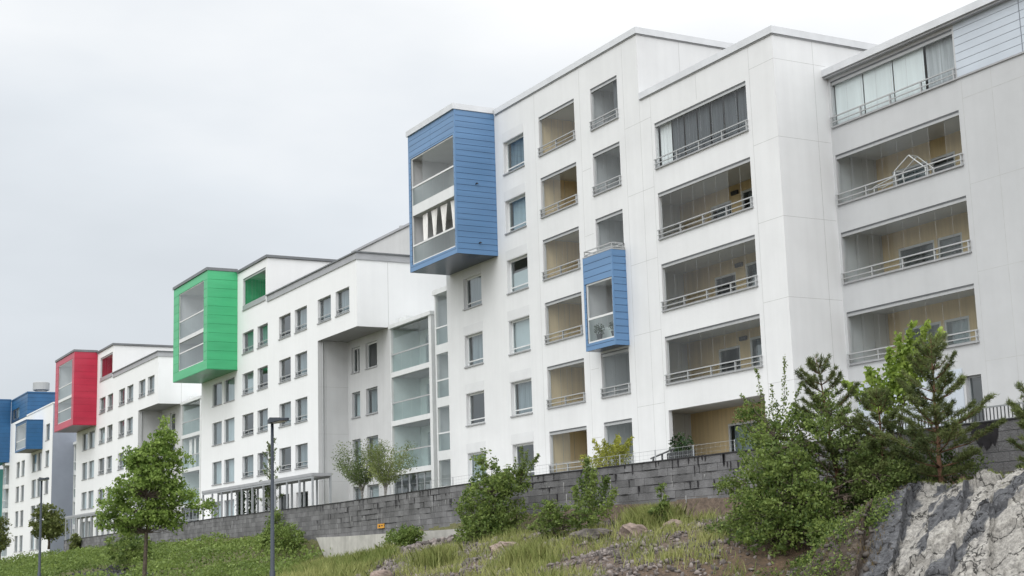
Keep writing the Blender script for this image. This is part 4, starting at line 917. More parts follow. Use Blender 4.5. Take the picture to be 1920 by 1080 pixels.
# shrubs against the wall
zb = G0(-49.1, -8.1)
tree('wall_shrub', 'tall dense green shrub with a pointed top against the dark wall, below the blue box', 'shrub', (-49.1, -8.1, zb-.1), (-49.1, -8.1, zb+.6), [(-49.1, -7.9, 1.5, 2.0, 1.2, 1.1), (-49.0, -8.2, .65, 1.65, 1.1, .8), (-49.5, -7.6, 2.6, 1.15, .7, .7), (-50.0, -7.6, 3.3, .4, .35, .55), (-48.0, -7.6, 2.5, .8, .6, .5)], 520, 26, .24, .115, 'bush', r0=.05, stems=3, shell=.4, aspect=.6)
limb_tree('shrub_sprig', 'thin yellowish sprig rising at the right of the tall wall shrub', 'shrub', (-48.0, -7.4, zb+.2), [[(-48.1, -7.4, zb+.5), (-47.6, -7.4, 2.6), (-47.5, -7.4, 3.75)], [(-47.8, -7.4, 2.2), (-46.8, -7.4, 3.0), (-46.2, -7.4, 3.35)], [(-47.8, -7.4, 2.5), (-48.0, -7.4, 3.4)], [(-47.6, -7.4, 2.5), (-47.0, -7.4, 3.6)]], .11, 'birch', 'bark', 85, .09, .3, None, .012)
zb = G0(-43, -7.4)
limb_tree('sapling', 'slim leafy sapling in front of the dark wall, right of the tall wall shrub', 'sapling', (-42.9, -7.4, zb-.1), [[(-42.9, -7.4, zb), (-42.8, -7.4, 1.9), (-42.9, -7.4, 3.0)], [(-42.9, -7.4, .9), (-42.3, -7.3, 1.6), (-41.9, -7.2, 2.3)], [(-42.9, -7.4, 1.2), (-42.4, -7.5, 1.9), (-42.3, -7.5, 2.6)], [(-42.9, -7.4, .9), (-43.4, -7.5, 1.5), (-43.6, -7.5, 2.1)], [(-42.9, -7.4, 1.0), (-42.0, -7.3, 1.2), (-41.5, -7.2, 1.9)], [(-42.9, -7.4, 1.5), (-43.2, -7.5, 2.3)], [(-42.9, -7.4, .7), (-43.2, -7.3, 1.1), (-43.4, -7.3, 1.3)]], .10, 'bush', 'bark', 260, .16, .15, None, .015, .6)
zb = G0(-42.4, -8.8)
tree('low_shrub', 'low rounded green shrub on the gravel left of the sapling', 'shrub', (-42.9, -8.8, zb-.1), (-42.9, -8.8, zb+.15), [(-43.0, -8.8, zb+.55, .85, .8, .6), (-41.9, -8.5, zb+.7, 1.1, .6, .45), (-43.3, -8.8, zb+1.0, .5, .5, .4)], 150, 24, .18, .10, 'bush', r0=.025, stems=3, shell=.4)
ybs = []
for k in range(18):
    a = R.uniform(-.1, 3.24); s = R.uniform(.6, 1.0); ybs.append([(-45.8, -4.5, 2.4), (-45.8+math.cos(a)*.7*s, -4.5+R.uniform(-.5, .5), 2.75+math.sin(a)*.65), (-45.8+math.cos(a)*1.75*s, -4.5+R.uniform(-.8, .8), 2.95+math.sin(a)*1.15*s)])
limb_tree('yellow_shrub', 'yellow green arching shrub behind the wall before the blue boxed block', 'shrub', (-45.8, -4.5, 2.35), ybs, .11, 'yellow', 'bark', 105, .11, .25, None, .014, .4)
zb = G0(-36.9, -8.3)
tree('wall_plant', 'small upright green plant on the gravel below the dark wall', 'shrub', (-37.3, -8.3, zb-.1), (-37.3, -8.3, zb+.2), [(-37.2, -8.2, zb+.8, .22, .2, .55), (-37.4, -8.3, zb+.4, .4, .3, .3)], 50, 24, .12, .09, 'bush', r0=.012, shell=.5)
# thicket by the rock: broad leaved bush, birch sprays, pines, light alder
zb = G0(-29.3, -9.8)
tree('big_bush', 'large broad leaved green bush, biggest of the thicket beside the pale rock', 'bush', (-29.2, -9.9, zb-.1), (-29.2, -9.9, zb+.5), [(-29.4, -10.0, 1.15, 1.35, 1.1, 1.0), (-30.0, -9.6, 2.1, 1.1, 1.0, .85), (-28.4, -10.2, .7, 1.1, .9, .8), (-30.9, -9.6, .75, .95, .8, .6), (-28.9, -10.1, 1.9, .9, .8, .7), (-30.9, -9.3, 2.9, .8, .6, .6), (-31.2, -9.4, 3.45, .35, .35, .4), (-29.6, -9.3, 3.0, .6, .5, .4), (-29.5, -10.4, 0.1, 1.3, .7, .5), (-27.8, -10.3, 1.2, .55, .5, .5), (-32.0, -9.5, 1.5, .45, .4, .5), (-27.4, -10.5, .2, .6, .4, .4), (-31.8, -9.9, .3, .7, .5, .4), (-28.2, -9.8, 2.6, .5, .4, .45)], 900, 26, .24, .09, 'bush', r0=.045, stems=5, shell=.38, aspect=.65)
brs = []
for ex, ez in ((-31.29, 4.64), (-31.59, 3.95), (-30.65, 4.14), (-29.71, 4.76), (-29.35, 3.99), (-31.07, 3.5), (-30.1, 3.6)):
    brs.append([(-30.4+R.uniform(-.2, .2), -9.2, 2.2), (-30.4*.5+ex*.5, -9.2, 2.2+(ez-2.2)*.5), (ex, -9.2+R.uniform(-.2, .2), ez)])
limb_tree('birch_sapling', 'thin birch with sparse upright twigs rising behind the large bush', 'birch', (-30.4, -9.2, G0(-30.4, -9.2)), [[(-30.4, -9.2, 0), (-30.4, -9.2, 2.3)]]+brs, .07, 'birch', 'bark', 85, .07, .25, None, .012, .6)
als = []
for ex, ez in ((-27.06, 5.34), (-26.55, 5.24), (-27.66, 5.09), (-28.23, 4.82), (-28.72, 4.39), (-27.46, 4.78), (-26.84, 4.77), (-26.26, 5.0), (-29.1, 4.27), (-28.11, 4.18), (-29.67, 4.15), (-29.35, 3.83), (-27.5, 4.3), (-28.5, 3.8)):
    x0 = -27.9+R.uniform(-.25, .25); als.append([(x0, -7.2, 2.3), (x0*.55+ex*.45, -7.2+R.uniform(-.1, .1), 2.3+(ez-2.3)*.6), (ex, -7.2+R.uniform(-.25, .2), ez)])
limb_tree('alder_sapling', 'light yellow green broad leaved sapling behind the largest pine', 'sapling', (-27.9, -7.2, G0(-27.9, -7.2)), [[(-27.9, -7.2, .8), (-27.9, -7.2, 2.4)]]+als, 0.125, 'alder', 'bark', 95, .14, .40, None, .012, .7)
tree('light_shrub', 'pale green leafy shrub filling the gap between the large bush and the smallest pine', 'shrub', (-28.2, -9.1, .7), (-28.2, -9.1, 1.2), [(-28.6, -9.0, 3.35, .35, .3, .45), (-28.1, -9.0, 2.8, .6, .45, .6), (-27.7, -9.0, 1.9, .85, .6, .7), (-27.0, -8.9, 1.3, .8, .6, .5), (-26.4, -8.9, 1.5, .5, .4, .4)], 230, 24, .24, .085, 'birch', r0=.03, stems=4, shell=.5)
PG = 'young pines by the rock'
pine('dark young pine with a pointed top rising between the large bush and the smaller pine', (-29.0, -8.4, .8), 3.95, 1.35, 14, PG, (-.55, 0), gap=.12)
pine('smallest young pine, between the two taller pines', (-27.4, -8.4, .8), 2.85, 1.15, 12, PG, gap=.1)
pine('largest pine with a dark trunk and open branches, at the right of the thicket', (-25.5, -8.4, .95), 3.7, 1.4, 13, PG, (.05, 0), gap=.12)
pine('pine reaching in from the right picture edge above the pale rock', (-22.75, -8.2, .9), 2.3, .85, 9, PG)
zb = .6
tree('underbrush', 'dark low growth under the pines against the wall', 'shrub', (-27.6, -7.7, .7), (-27.6, -7.7, 1.1), [(-28.6, -7.7, 1.9, 1.2, .7, .8), (-27.0, -7.7, 1.75, 1.3, .6, .65), (-27.3, -8.2, 1.2, 1.5, .7, .55), (-25.8, -7.6, 1.55, 1.0, .5, .5), (-28.6, -8.4, 1.1, 1.0, .6, .5)], 340, 24, .22, .085, 'under', r0=.03, stems=4, shell=.45)
# climbers and clumps at the left wall
for lab, x, y, lb, n, k, sz in (('green creeper clump growing up the grey wall left of the nearer street lamp', -77.3, -6.5, [(-77.3, -6.5, 1.6, .85, .35, 1.15), (-77.0, -6.9, .9, 1.1, .5, .6)], 120, 'cover', .14),
        ('round leafy clump hanging on the wall near its far left end', -127.0, -6.4, [(-127, -6.4, 1.5, 1.3, .4, 1.0)], 60, 'olive', .2),
        ('dark bush in the shade left of the big leafy tree', -87.0, -12.0, [(-87, -12, .9, 2.2, 1.2, 1.1), (-85.2, -12, .6, 1.2, 1, .7)], 130, 'bush', .17),
        ('low green shrub at the foot of the pale concrete footing', -58.4, -7.4, [(-58.4, -7.4, .55, 1.3, .6, .5), (-57.4, -7.4, .8, .8, .5, .4)], 130, 'cover', .12),
        ('tall grassy shrub at the left end of the pale concrete footing', -72.6, -7.2, [(-72.6, -7.2, .9, 1.3, .6, .8), (-74.2, -7.0, 1.1, 1.2, .6, .7)], 130, 'cover', .13)):
    tree('bank_shrub', lab, 'shrub', (x, y, G0(x, y)-.05), (x, y, G0(x, y)+.25), lb, n, 24, .26, sz, k, r0=.03, stems=3, shell=.45)
# ------------------------------------------------------------------ ground cover, grass, gravel
def xb(y): return -72+1.75*(-6-y)                                     # where the ground cover gives way to grass
n = 60000; x = N.uniform(-150, -52, n*3); y = N.uniform(-20.4, -6.3, n*3)
keep = (x < xb(y)+N.normal(0, 1.2, n*3)) & ~(((x+86)/7)**2+((y+14.6)/2.1)**2 < 1+N.normal(0, .15, n*3)); dens = np.clip(1.25-(np.abs(x)-50)/130, .25, 1); keep &= N.uniform(size=n*3) < dens
x, y = x[keep][:n], y[keep][:n]
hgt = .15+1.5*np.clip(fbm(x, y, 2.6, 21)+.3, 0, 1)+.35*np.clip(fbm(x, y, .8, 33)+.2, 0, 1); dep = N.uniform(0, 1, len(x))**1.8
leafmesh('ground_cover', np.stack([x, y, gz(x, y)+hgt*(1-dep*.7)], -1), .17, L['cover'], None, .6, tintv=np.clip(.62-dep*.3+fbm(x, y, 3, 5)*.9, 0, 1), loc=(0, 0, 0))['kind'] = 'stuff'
def blades(name, x, y, hmin, hmax, wd, m, tv, zf=gz):
    n = len(x); h = N.uniform(hmin, hmax, n); a = N.uniform(0, 6.283, n); z = zf(x, y)-.03; lean = N.normal(0, .3, (n, 2))*h[:, None]
    b = np.stack([x, y, z], -1); s = np.stack([np.cos(a), np.sin(a), np.zeros(n)], -1)*wd; mid = b+np.stack([lean[:, 0]*.4, lean[:, 1]*.4, h*.6], -1); tip = b+np.stack([lean[:, 0], lean[:, 1], h], -1)
    v = np.stack([b-s, b+s, mid+s*.7, tip, mid-s*.7], 1).reshape(-1, 3)
    o = rawfaces(name, v, 5, tv, m, None, (0, 0, 0)); o['kind'] = 'stuff'; return o
n = 110000; x = N.uniform(-73, -38, n); y = N.uniform(-20, -6.5, n)
edge = -59.5+1.3*(-6-y); k = (x > xb(y)-1) & (x < edge+fbm(x, y, 4, 12)*9) & (N.uniform(size=n) < .25+1.5*np.clip(fbm(x, y, 1.6, 41)+.25, 0, 1)) & (y < np.where((x < -55) & (x > -74), -8.6, -6.9))
x, y = x[k], y[k]; blades('grass', x, y, .18, .6, .014, L['grass'], np.clip(.5+fbm(x, y, 2.5, 51)*2.2+N.normal(0, .15, len(x)), 0, 1))
n = 11000; cx = N.uniform(-50, -29, 130); cy = N.uniform(-15, -6.8, 130); i = N.integers(0, 130, n); x = cx[i]+N.normal(0, .3, n); y = np.minimum(cy[i]+N.normal(0, .22, n), -6.4)
blades('dry_grass', x, y, .12, .42, .011, L['grass'], np.clip(N.uniform(.3, .95, 130)[i]+N.normal(0, .15, n), 0, 1))
n = 9000; c0 = np.array([(-38.3, -7.9), (-38.9, -7.8), (-37.9, -8.1), (-45.5, -12.0), (-38.5, -12.3)]); i = N.integers(0, 5, n)
blades('tall_grass', c0[i, 0]+N.normal(0, .45, n), np.minimum(c0[i, 1]+N.normal(0, .3, n), -6.3), .25, .8, .012, L['grass'], np.clip(.55+N.normal(0, .2, n), 0, 1))
ICO = None
def stones(name, x, y, s, m, sink=.25, zf=gz):
    t = (1+5**.5)/2; V0 = np.array([(-1, t, 0), (1, t, 0), (-1, -t, 0), (1, -t, 0), (0, -1, t), (0, 1, t), (0, -1, -t), (0, 1, -t), (t, 0, -1), (t, 0, 1), (-t, 0, -1), (-t, 0, 1)])/1.9
    F0 = np.array([(0, 11, 5), (0, 5, 1), (0, 1, 7), (0, 7, 10), (0, 10, 11), (1, 5, 9), (5, 11, 4), (11, 10, 2), (10, 7, 6), (7, 1, 8), (3, 9, 4), (3, 4, 2), (3, 2, 6), (3, 6, 8), (3, 8, 9), (4, 9, 5), (2, 4, 11), (6, 2, 10), (8, 6, 7), (9, 8, 1)])
    n = len(x); v = V0[None]*N.uniform(.45, 1.35, (n, 12, 1))*N.uniform(.6, 1.2, (n, 1, 3)); a = N.uniform(0, 6.28, n); c, s_ = np.cos(a), np.sin(a)
    v = np.stack([v[..., 0]*c[:, None]-v[..., 1]*s_[:, None], v[..., 0]*s_[:, None]+v[..., 1]*c[:, None], v[..., 2]], -1)*s[:, None, None]
    v += np.stack([x, y, zf(x, y)+s*(.5-sink)], -1)[:, None]
    f = (F0[None]+12*np.arange(n)[:, None, None]).reshape(-1)
    me = bpy.data.meshes.new(name); v = v.reshape(-1, 3); me.vertices.add(len(v)); me.vertices.foreach_set('co', v.ravel().astype(np.float32))
    k = n*20; me.loops.add(k*3); me.loops.foreach_set('vertex_index', f.astype(np.int32)); me.polygons.add(k); me.polygons.foreach_set('loop_start', np.arange(0, k*3, 3, dtype=np.int32)); me.polygons.foreach_set('loop_total', np.full(k, 3, dtype=np.int32)); me.update(calc_edges=True); me.validate()
    at = me.attributes.new('tint', 'FLOAT', 'FACE'); at.data.foreach_set('value', np.repeat(N.uniform(0, 1, n), 20).astype(np.float32)); me.materials.append(m)
    o = link(name, me, Vector((0, 0, 0)), None); o['kind'] = 'stuff'; return o
n = 46000; x = N.uniform(-60, -24.5, n); y = -6.25-N.uniform(0, 1, n)**1.1*10; k = (x > -57+1.0*(-6-y)+fbm(x, y, 3, 61)*9) | (N.uniform(size=n) < .06); k &= (x < -26-fbm(x, y, 2, 4)*3) & (fbm(x, y, 1.4, 66)+N.normal(0, .08, n) > -.04); x, y = x[k], y[k]
stones('gravel', x, y, (.016+.085*N.uniform(0, 1, len(x))**5)*(1+np.clip((-38-x)/25, 0, .8)), M['stone'])
n = 5000; x = -86+N.normal(0, 3.3, n); y = -14.6+N.normal(0, 1.1, n); stones('dark_gravel', x, y, .06+.14*N.uniform(0, 1, n)**2, M['dstone'])
def rock_mesh(name, label, c, s, m, seed):
    bm_ = []; nu, nv = 22, 14; mb = MB()
    for j in range(nv+1):
        for i in range(nu):
            th = math.pi*j/nv; ph = 6.283*i/nu; d = np.array([math.sin(th)*math.cos(ph), math.sin(th)*math.sin(ph), math.cos(th)])
            r = 1+float(fbm(d[0]*2+seed, d[1]*2+d[2]*1.7, .9, seed, 4))*.9; d = np.sign(d)*np.abs(d)**.8
            mb.v.append((c[0]+d[0]*s[0]*r, c[1]+d[1]*s[1]*r, c[2]+d[2]*s[2]*r))
    for j in range(nv):
        for i in range(nu):
            mb.f.append((j*nu+i, (j+1)*nu+i, (j+1)*nu+(i+1) % nu, j*nu+(i+1) % nu)); mb.m.append(0)
    return tag(mb.build(name, M[m]), label, 'boulder', 'boulders on the bank')
for lab, x, y, s, m in (('rounded pinkish boulder in the grass at the bottom edge of the bank', -45.6, -14.0, (.42, .35, .3), 'boulder'), ('pinkish broken boulder on the gravel below the tall grass tuft', -37.7, -9.0, (.5, .38, .3), 'boulder'),
        ('dark jagged ledge of rock on the gravel right of the low shrub', -39.9, -9.3, (.9, .4, .26), 'ledge'), ('long dark ledge of rock low on the bank in the middle', -40.5, -11.6, (.75, .4, .26), 'ledge'), ('pale pinkish boulder beside the long dark ledge', -42.3, -11.0, (.6, .4, .26), 'boulder'), ('small pale boulder near the lower grass, left of the other pale boulders', -46.6, -11.6, (.6, .3, .2), 'boulder'), ('small pink boulder on the gravel slope right of the broken boulder', -36.2, -8.6, (.3, .25, .2), 'boulder')):
    rock_mesh('boulder', lab, (x, y, G0(x, y)+s[2]*.25), s, m, R.randint(1, 50))
# ------------------------------------------------------------------ blasted rock outcrop at the right
def cellh(u, v, s_, seed):
    u = u/s_+fbm(u, v, s_*1.1, seed+3)*.6; v = v/s_+fbm(u, v, s_*1.3, seed+7)*.6; a, b_ = np.floor(u), np.floor(v)
    return np.modf(np.abs(np.sin(a*127.1+b_*311.7+seed*74.7)*43758.5453))[0]-.5
def rz(X, Y):
    rid = 1.22+fbm(X, Y*0, 1.6, 71)*.35-.16*np.clip(-25.2-X, 0, 9)-.05*np.clip(X+22, 0, 9)
    yt = -8.9-.5*fbm(X, Y*0, 1.7, 77); sl = np.clip(yt-Y, 0, 9); z = rid-.52*sl-.33*np.clip(sl-.9, 0, 9)
    ca, sa = math.cos(.95), math.sin(.95); p = X*ca-Y*sa; q = X*sa+Y*ca                # slabs run diagonally down the face
    z = z+cellh(p*.4+9, q, 1.5, 21)*.45*np.clip(sl+.2, 0, 1)+cellh(p*.5, q, .75, 5)*.45*np.clip(sl+.35, 0, 1)+cellh(p*.6+3, q, .3, 9)*.17+cellh(p, q, .12, 13)*.055
    z = z+fbm(X, Y, 1.6, 91, 5)*.45+np.abs(fbm(X, Y, .35, 95, 3))*.18+fbm(X, Y, .1, 99, 2)*.04
    gx = X-.35*Y; gro = np.exp(-(((gx % 1.2)-.6)/.03)**2)*np.clip(sl*2-.4, 0, 1); z = z-.07*gro   # drill-hole grooves
    t_ = np.clip((X+28.2)/2.0, 0, 1); t_ = t_*t_*(3-2*t_); g_ = gz(X, Y)-.06+fbm(X, Y, .5, 55, 4)*.22+cellh(p*.5, q, .8, 31)*.22+cellh(p, q, .25, 35)*.10
    return np.maximum(z*t_+g_*(1-t_), np.where(X < -26.2, g_-.2, -9))
xs = np.arange(-28.6, -13, .033); ys = np.arange(-15.0, -6.8, .036); X, Y = np.meshgrid(xs, ys); Zr = rz(X, Y)
back = np.clip((Y+8.3)/1.2, 0, 1); Zr = Zr-back*.9*np.clip((X+26.6)/1.5, 0, 1)-np.clip((-14.2-Y)/.6, 0, 1)*.8; nx = len(xs)
Zr[:, 0] = -2; Zr[0] = -2
me = bpy.data.meshes.new('rock_outcrop'); me.from_pydata(np.stack([X.ravel(), Y.ravel(), Zr.ravel()], -1).tolist(), [], [(j*nx+i, j*nx+i+1, (j+1)*nx+i+1, (j+1)*nx+i) for j in range(len(ys)-1) for i in range(nx-1)])
def rockmat():
    m, t, b = newmat('blasted_rock'); b.inputs['Roughness'].default_value = .85
    g = nd(t, 'ShaderNodeNewGeometry')
    rot = nd(t, 'ShaderNodeMapping'); rot.inputs['Rotation'].default_value = (0, 0, math.radians(-12)); rot.inputs['Scale'].default_value = (.85, .2, .25); t.links.new(g.outputs['Position'], rot.inputs[0])
    def noise(sc, det=6, ro=.6, vec=None, dist=0):
        n = nd(t, 'ShaderNodeTexNoise'); n.inputs['Scale'].default_value = sc; n.inputs['Detail'].default_value = det; n.inputs['Roughness'].default_value = ro; n.inputs['Distortion'].default_value = dist
        t.links.new(vec or g.outputs['Position'], n.inputs['Vector']); return n.outputs[0]
    def ramp(s, stops):
        r = nd(t, 'ShaderNodeValToRGB'); t.links.new(s, r.inputs[0]); e = r.color_ramp.elements
        while len(e) < len(stops): e.new(.5)
        for el, (p, c) in zip(e, stops): el.position = p; el.color = (*c, 1)
        return r.outputs[0]
    base = ramp(noise(9, 9, .82), [(.32, (.045, .044, .042)), (.45, (.24, .232, .215)), (.62, (.44, .425, .39))])
    band = ramp(noise(1.0, 6, .55, rot.outputs[0], .5), [(.0, (0, 0, 0)), (.515, (0, 0, 0)), (.535, (1, 1, 1)), (1, (1, 1, 1))])
    dk = ramp(noise(6, 6, .7), [(.35, (.035, .037, .042)), (.7, (.15, .155, .165))])
    m1 = nd(t, 'ShaderNodeMixRGB'); t.links.new(band, m1.inputs[0]); t.links.new(base, m1.inputs[1]); t.links.new(dk, m1.inputs[2])
    vo = nd(t, 'ShaderNodeTexVoronoi', feature='DISTANCE_TO_EDGE'); vo.inputs['Scale'].default_value = 1.1
    mv = nd(t, 'ShaderNodeMapping'); mv.inputs['Rotation'].default_value = (.3, -.7, .2); t.links.new(g.outputs['Position'], mv.inputs[0])
    av = nd(t, 'ShaderNodeVectorMath', operation='ADD'); nn = nd(t, 'ShaderNodeTexNoise'); nn.inputs['Scale'].default_value = 2.5; nn.inputs['Detail'].default_value = 5; t.links.new(g.outputs['Position'], nn.inputs['Vector']); sc2 = nd(t, 'ShaderNodeVectorMath', operation='SCALE'); sc2.inputs['Scale'].default_value = .9; t.links.new(nn.outputs['Color'], sc2.inputs[0])
    t.links.new(mv.outputs[0], av.inputs[0]); t.links.new(sc2.outputs[0], av.inputs[1]); t.links.new(av.outputs[0], vo.inputs['Vector'])
    ck = ramp(vo.outputs['Distance'], [(0, (.03, .03, .03)), (.012, (.12, .12, .12)), (.026, (1, 1, 1))])
    sp = nd(t, 'ShaderNodeSeparateXYZ'); t.links.new(g.outputs['Position'], sp.inputs[0])
    ad_ = nd(t, 'ShaderNodeMath', operation='MULTIPLY_ADD'); ad_.inputs[1].default_value = 1.3; t.links.new(noise(1.3, 6, .65), ad_.inputs[0])
    ay = nd(t, 'ShaderNodeMath', operation='MULTIPLY_ADD'); ay.inputs[1].default_value = .6; t.links.new(sp.outputs[1], ay.inputs[0]); t.links.new(sp.outputs[0], ay.inputs[2]); t.links.new(ay.outputs[0], ad_.inputs[2])
    edge = nd(t, 'ShaderNodeMapRange'); edge.inputs[1].default_value = -30.3; edge.inputs[2].default_value = -30.2; t.links.new(ad_.outputs[0], edge.inputs[0])
    m1b = nd(t, 'ShaderNodeMixRGB'); t.links.new(edge.outputs[0], m1b.inputs[0]); t.links.new(dk, m1b.inputs[1]); t.links.new(m1.outputs[0], m1b.inputs[2])
    m2 = nd(t, 'ShaderNodeMixRGB', blend_type='MULTIPLY'); m2.inputs[0].default_value = .9; t.links.new(m1b.outputs[0], m2.inputs[1]); t.links.new(ck, m2.inputs[2])
    le = nd(t, 'ShaderNodeMapRange'); le.inputs[1].default_value = -31.3; le.inputs[2].default_value = -31.0; t.links.new(ad_.outputs[0], le.inputs[0])
    soil = ramp(noise(5, 8, .75), [(.3, (.020, .017, .013)), (.50, (.062, .046, .033)), (.72, (.135, .11, .083))])
    m3 = nd(t, 'ShaderNodeMixRGB'); t.links.new(le.outputs[0], m3.inputs[0]); t.links.new(soil, m3.inputs[1]); t.links.new(m2.outputs[0], m3.inputs[2])
    sn = nd(t, 'ShaderNodeSeparateXYZ'); t.links.new(g.outputs['Normal'], sn.inputs[0])
    ms = nd(t, 'ShaderNodeMath', operation='MULTIPLY'); mr_ = nd(t, 'ShaderNodeMapRange'); mr_.inputs[1].default_value = .86; mr_.inputs[2].default_value = .97; t.links.new(sn.outputs[2], mr_.inputs[0]); mn = nd(t, 'ShaderNodeMapRange'); mn.inputs[1].default_value = .52; mn.inputs[2].default_value = .62; t.links.new(noise(2.3, 5, .6), mn.inputs[0]); t.links.new(mr_.outputs[0], ms.inputs[0]); t.links.new(mn.outputs[0], ms.inputs[1])
    m4 = nd(t, 'ShaderNodeMixRGB'); t.links.new(ms.outputs[0], m4.inputs[0]); t.links.new(m3.outputs[0], m4.inputs[1]); m4.inputs[2].default_value = (.13, .13, .045, 1)
    t.links.new(m4.outputs[0], b.inputs['Base Color'])
    bp = nd(t, 'ShaderNodeBump'); bp.inputs['Strength'].default_value = .9; bp.inputs['Distance'].default_value = .05; t.links.new(noise(14, 8, .7), bp.inputs['Height']); t.links.new(bp.outputs[0], b.inputs['Normal'])
    return m
me.materials.append(rockmat()); tag(link('rock_outcrop', me, Vector((0, 0, 0)), None), kind='structure')
n = 5000; x = N.uniform(-28.3, -23.2, n); y = N.uniform(-13.8, -8.0, n); k = x+.6*y+N.normal(0, .25, n) < -31.4; x, y = x[k], y[k]
stones('rubble', x, y, .012+.10*N.uniform(0, 1, len(x))**7, M['ledge'], .4, zf=rz)
n = 2400; cx = N.uniform(-28.3, -23.6, 60); cy = N.uniform(-13.0, -8.0, 60); i = N.integers(0, 60, n); x = cx[i]+N.normal(0, .16, n); y = cy[i]+N.normal(0, .14, n); k = x+.6*y < -31.4; x, y = x[k], y[k]
blades('dry_weeds', x, y, .05, .2, .007, L['straw'], np.clip(N.uniform(.2, .8, 60)[i][k]+N.normal(0, .15, len(x)), 0, 1), rz)
n = 60; cx = N.uniform(-28.4, -25.0, n); cy = N.uniform(-12.6, -8.6, n); k = cx+.6*cy < -31.3-N.uniform(0, .5, n); cx, cy = cx[k], cy[k]; i = N.integers(0, len(cx), 5200); x = cx[i]+N.normal(0, .17, 5200); y = cy[i]+N.normal(0, .15, 5200)
leafmesh('low_weeds', np.stack([x, y, rz(x, y)+N.uniform(.02, .24, 5200)], -1), .075, L['bush'], None, .6, loc=(0, 0, 0))['kind'] = 'stuff'
n = 2600; x = N.uniform(-25.6, -18.5, n); cx = N.uniform(-25.6, -18.5, 30); i = N.integers(0, 30, n); x = cx[i]+N.normal(0, .15, n); y = -8.55+N.normal(0, .12, n)
blades('moss_grass', x, y, .03, .14, .008, L['grass'], np.clip(.4+N.normal(0, .2, n), 0, 1), rz)

# ================================================================== small things on the balconies
def curtain(x0, x1, lab, top=17.22, bot=15.82):
    mb = MB(); kind = R.random()
    cloth(mb, x0, x1, bot, top, -2.04, .03, .14, 0, lambda t: 1-.72*t**.8 if x1-x0 > .6 else 1-.35*abs(t-.3))
    tag(mb.build('curtain', M['wcloth']), lab, 'curtain', 'white curtains in the big blue box')
curtain(-66.85, -66.25, 'narrow straight white curtain, leftmost in the big blue box'); curtain(-65.85, -65.18, 'white curtain tapering to a point, second from the left in the big blue box')
curtain(-64.85, -63.95, 'widest white curtain gathered to a point, third from the left in the big blue box'); curtain(-63.6, -62.85, 'white curtain hanging beside the right frame of the big blue box')
def folding_chair(x, y, z, sx, lab, m='chair', rot=0):
    t = tag(empty('folding_chair', (x, y, z)), lab, 'chair'); w_ = .5*sx
    mb = MB()
    for a in (-w_/2, w_/2): mb.bar((x+a, y-.02, z), (x+a+.02, y+.35, z+.95), .016, 0, 6); mb.bar((x+a, y+.4, z), (x+a, y, z+.5), .016, 0, 6)
    mb.build('frame', M[m], t)
    mb = MB(); mb.box(x-w_/2, x+w_/2, y-.02, y+.36, z+.44, z+.47); mb.build('seat', M[m], t)
    mb = MB()
    for k in range(3): mb.box(x-w_/2, x+w_/2, y+.27+.035*k, y+.29+.035*k, z+.62+.11*k, z+.70+.11*k)
    mb.build('backrest', M[m], t)
rk = tag(empty('drying_rack', (-37.6, YC+.5, 11.35)), 'white folding rack of thin tubes standing on the upper right balcony', 'drying rack')
mb = MB()
for y in (YC+.35, YC+.75):
    P_ = [(-38.9, y, 11.4), (-38.95, y, 12.62), (-37.9, y, 12.75), (-37.85, y, 12.95), (-37.1, y, 13.35), (-36.35, y, 12.72), (-36.3, y, 11.4)]
    for a, b_ in zip(P_[:-1], P_[1:]): mb.bar(a, b_, .02, 0, 6)
    mb.bar((-37.85, y, 12.95), (-37.75, y, 11.4), .02, 0, 6)
for p in ((-38.95, 12.62), (-37.85, 12.95), (-37.1, 13.35), (-36.35, 12.72)): mb.bar((p[0], YC+.35, p[1]), (p[0], YC+.75, p[1]), .02, 0, 6)
mb.build('frame', M['chair'], rk)
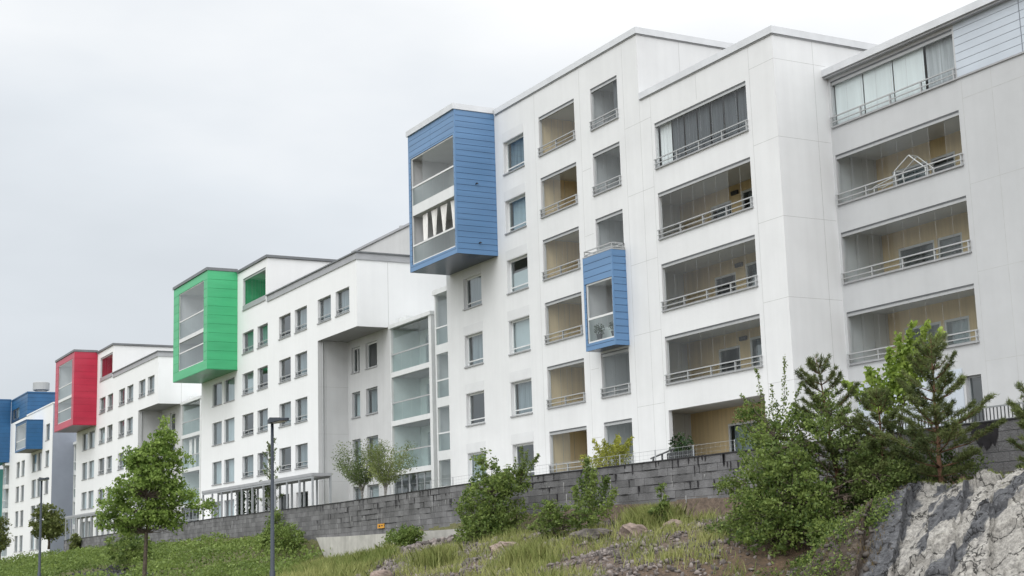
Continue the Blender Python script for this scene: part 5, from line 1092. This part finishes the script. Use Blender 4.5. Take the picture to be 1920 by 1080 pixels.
mb = MB()
for k in range(7): a = -38.9+.15*k; mb.bar((a, YC+.35, 12.62+.02*k), (a, YC+.75, 12.62+.02*k), .007, 0, 4)
mb.build('rods', M['chair'], rk)
folding_chair(-57.2, .55, 8.4+.05, 1.5, 'white folding chair behind the railing of a yellow walled balcony', 'chair')
folding_chair(-55.6, .9, 2.42, 1.1, 'brown chair on the ground floor yellow balcony, left of its pair', 'brown'); folding_chair(-55.05, .9, 2.42, 1.0, 'brown chair on the ground floor yellow balcony, right of its pair', 'brown')
def potted(x, y, z, s, lab):
    t = tag(empty('potted_plant', (x, y, z)), lab, 'plant'); mb = MB(); mb.tube([(x, y, z), (x, y, z+.3*s), (x, y, z+.32*s)], [.14*s, .2*s, .21*s], 0, 12); mb.build('pot', M['pot'], t)
    n = 260; d = N.normal(size=(n, 3)); d /= np.linalg.norm(d, axis=1)[:, None]; P = np.array([x, y, z+.62*s])+d*(N.uniform(0, 1, n)**.5)[:, None]*np.array([.38, .34, .4])*s
    leafmesh('foliage', P, .13*s, L['dark'], t, .5)
potted(-47.9, .7, 5.4, 1.2, 'dark potted plant in the lowest closed wide balcony, at its left end'); potted(-48.0, .55, 8.45, 1.1, 'small dark potted plant at the left end of the wide balcony, third from its top')
potted(-46.9, -.6, 2.75, 1.5, 'bushy dark plant in a pot behind the slatted screen on the ground floor')
potted(-52.9, -.35, 8.82, .7, 'little potted plant behind the glass of the small sky blue box, left'); potted(-51.75, -.35, 8.82, .65, 'little potted plant behind the glass of the small sky blue box, right')
ss = tag(empty('slatted_screen', (-46.2, -1.2, 2.4)), 'dark slatted screen before the open ground floor terrace', 'screen')
mb = MB(); mb.box(-47.0, -45.2, -1.22, -1.19, 3.45, 3.5); mb.box(-47.0, -45.2, -1.22, -1.19, 2.6, 2.65); mb.build('rail', M['dsteel'], ss)
mb = MB()
for k in range(15): mb.box(-46.98+.125*k, -46.91+.125*k, -1.25, -1.222, 2.4, 3.48)
mb.build('slats', M['dsteel'], ss)
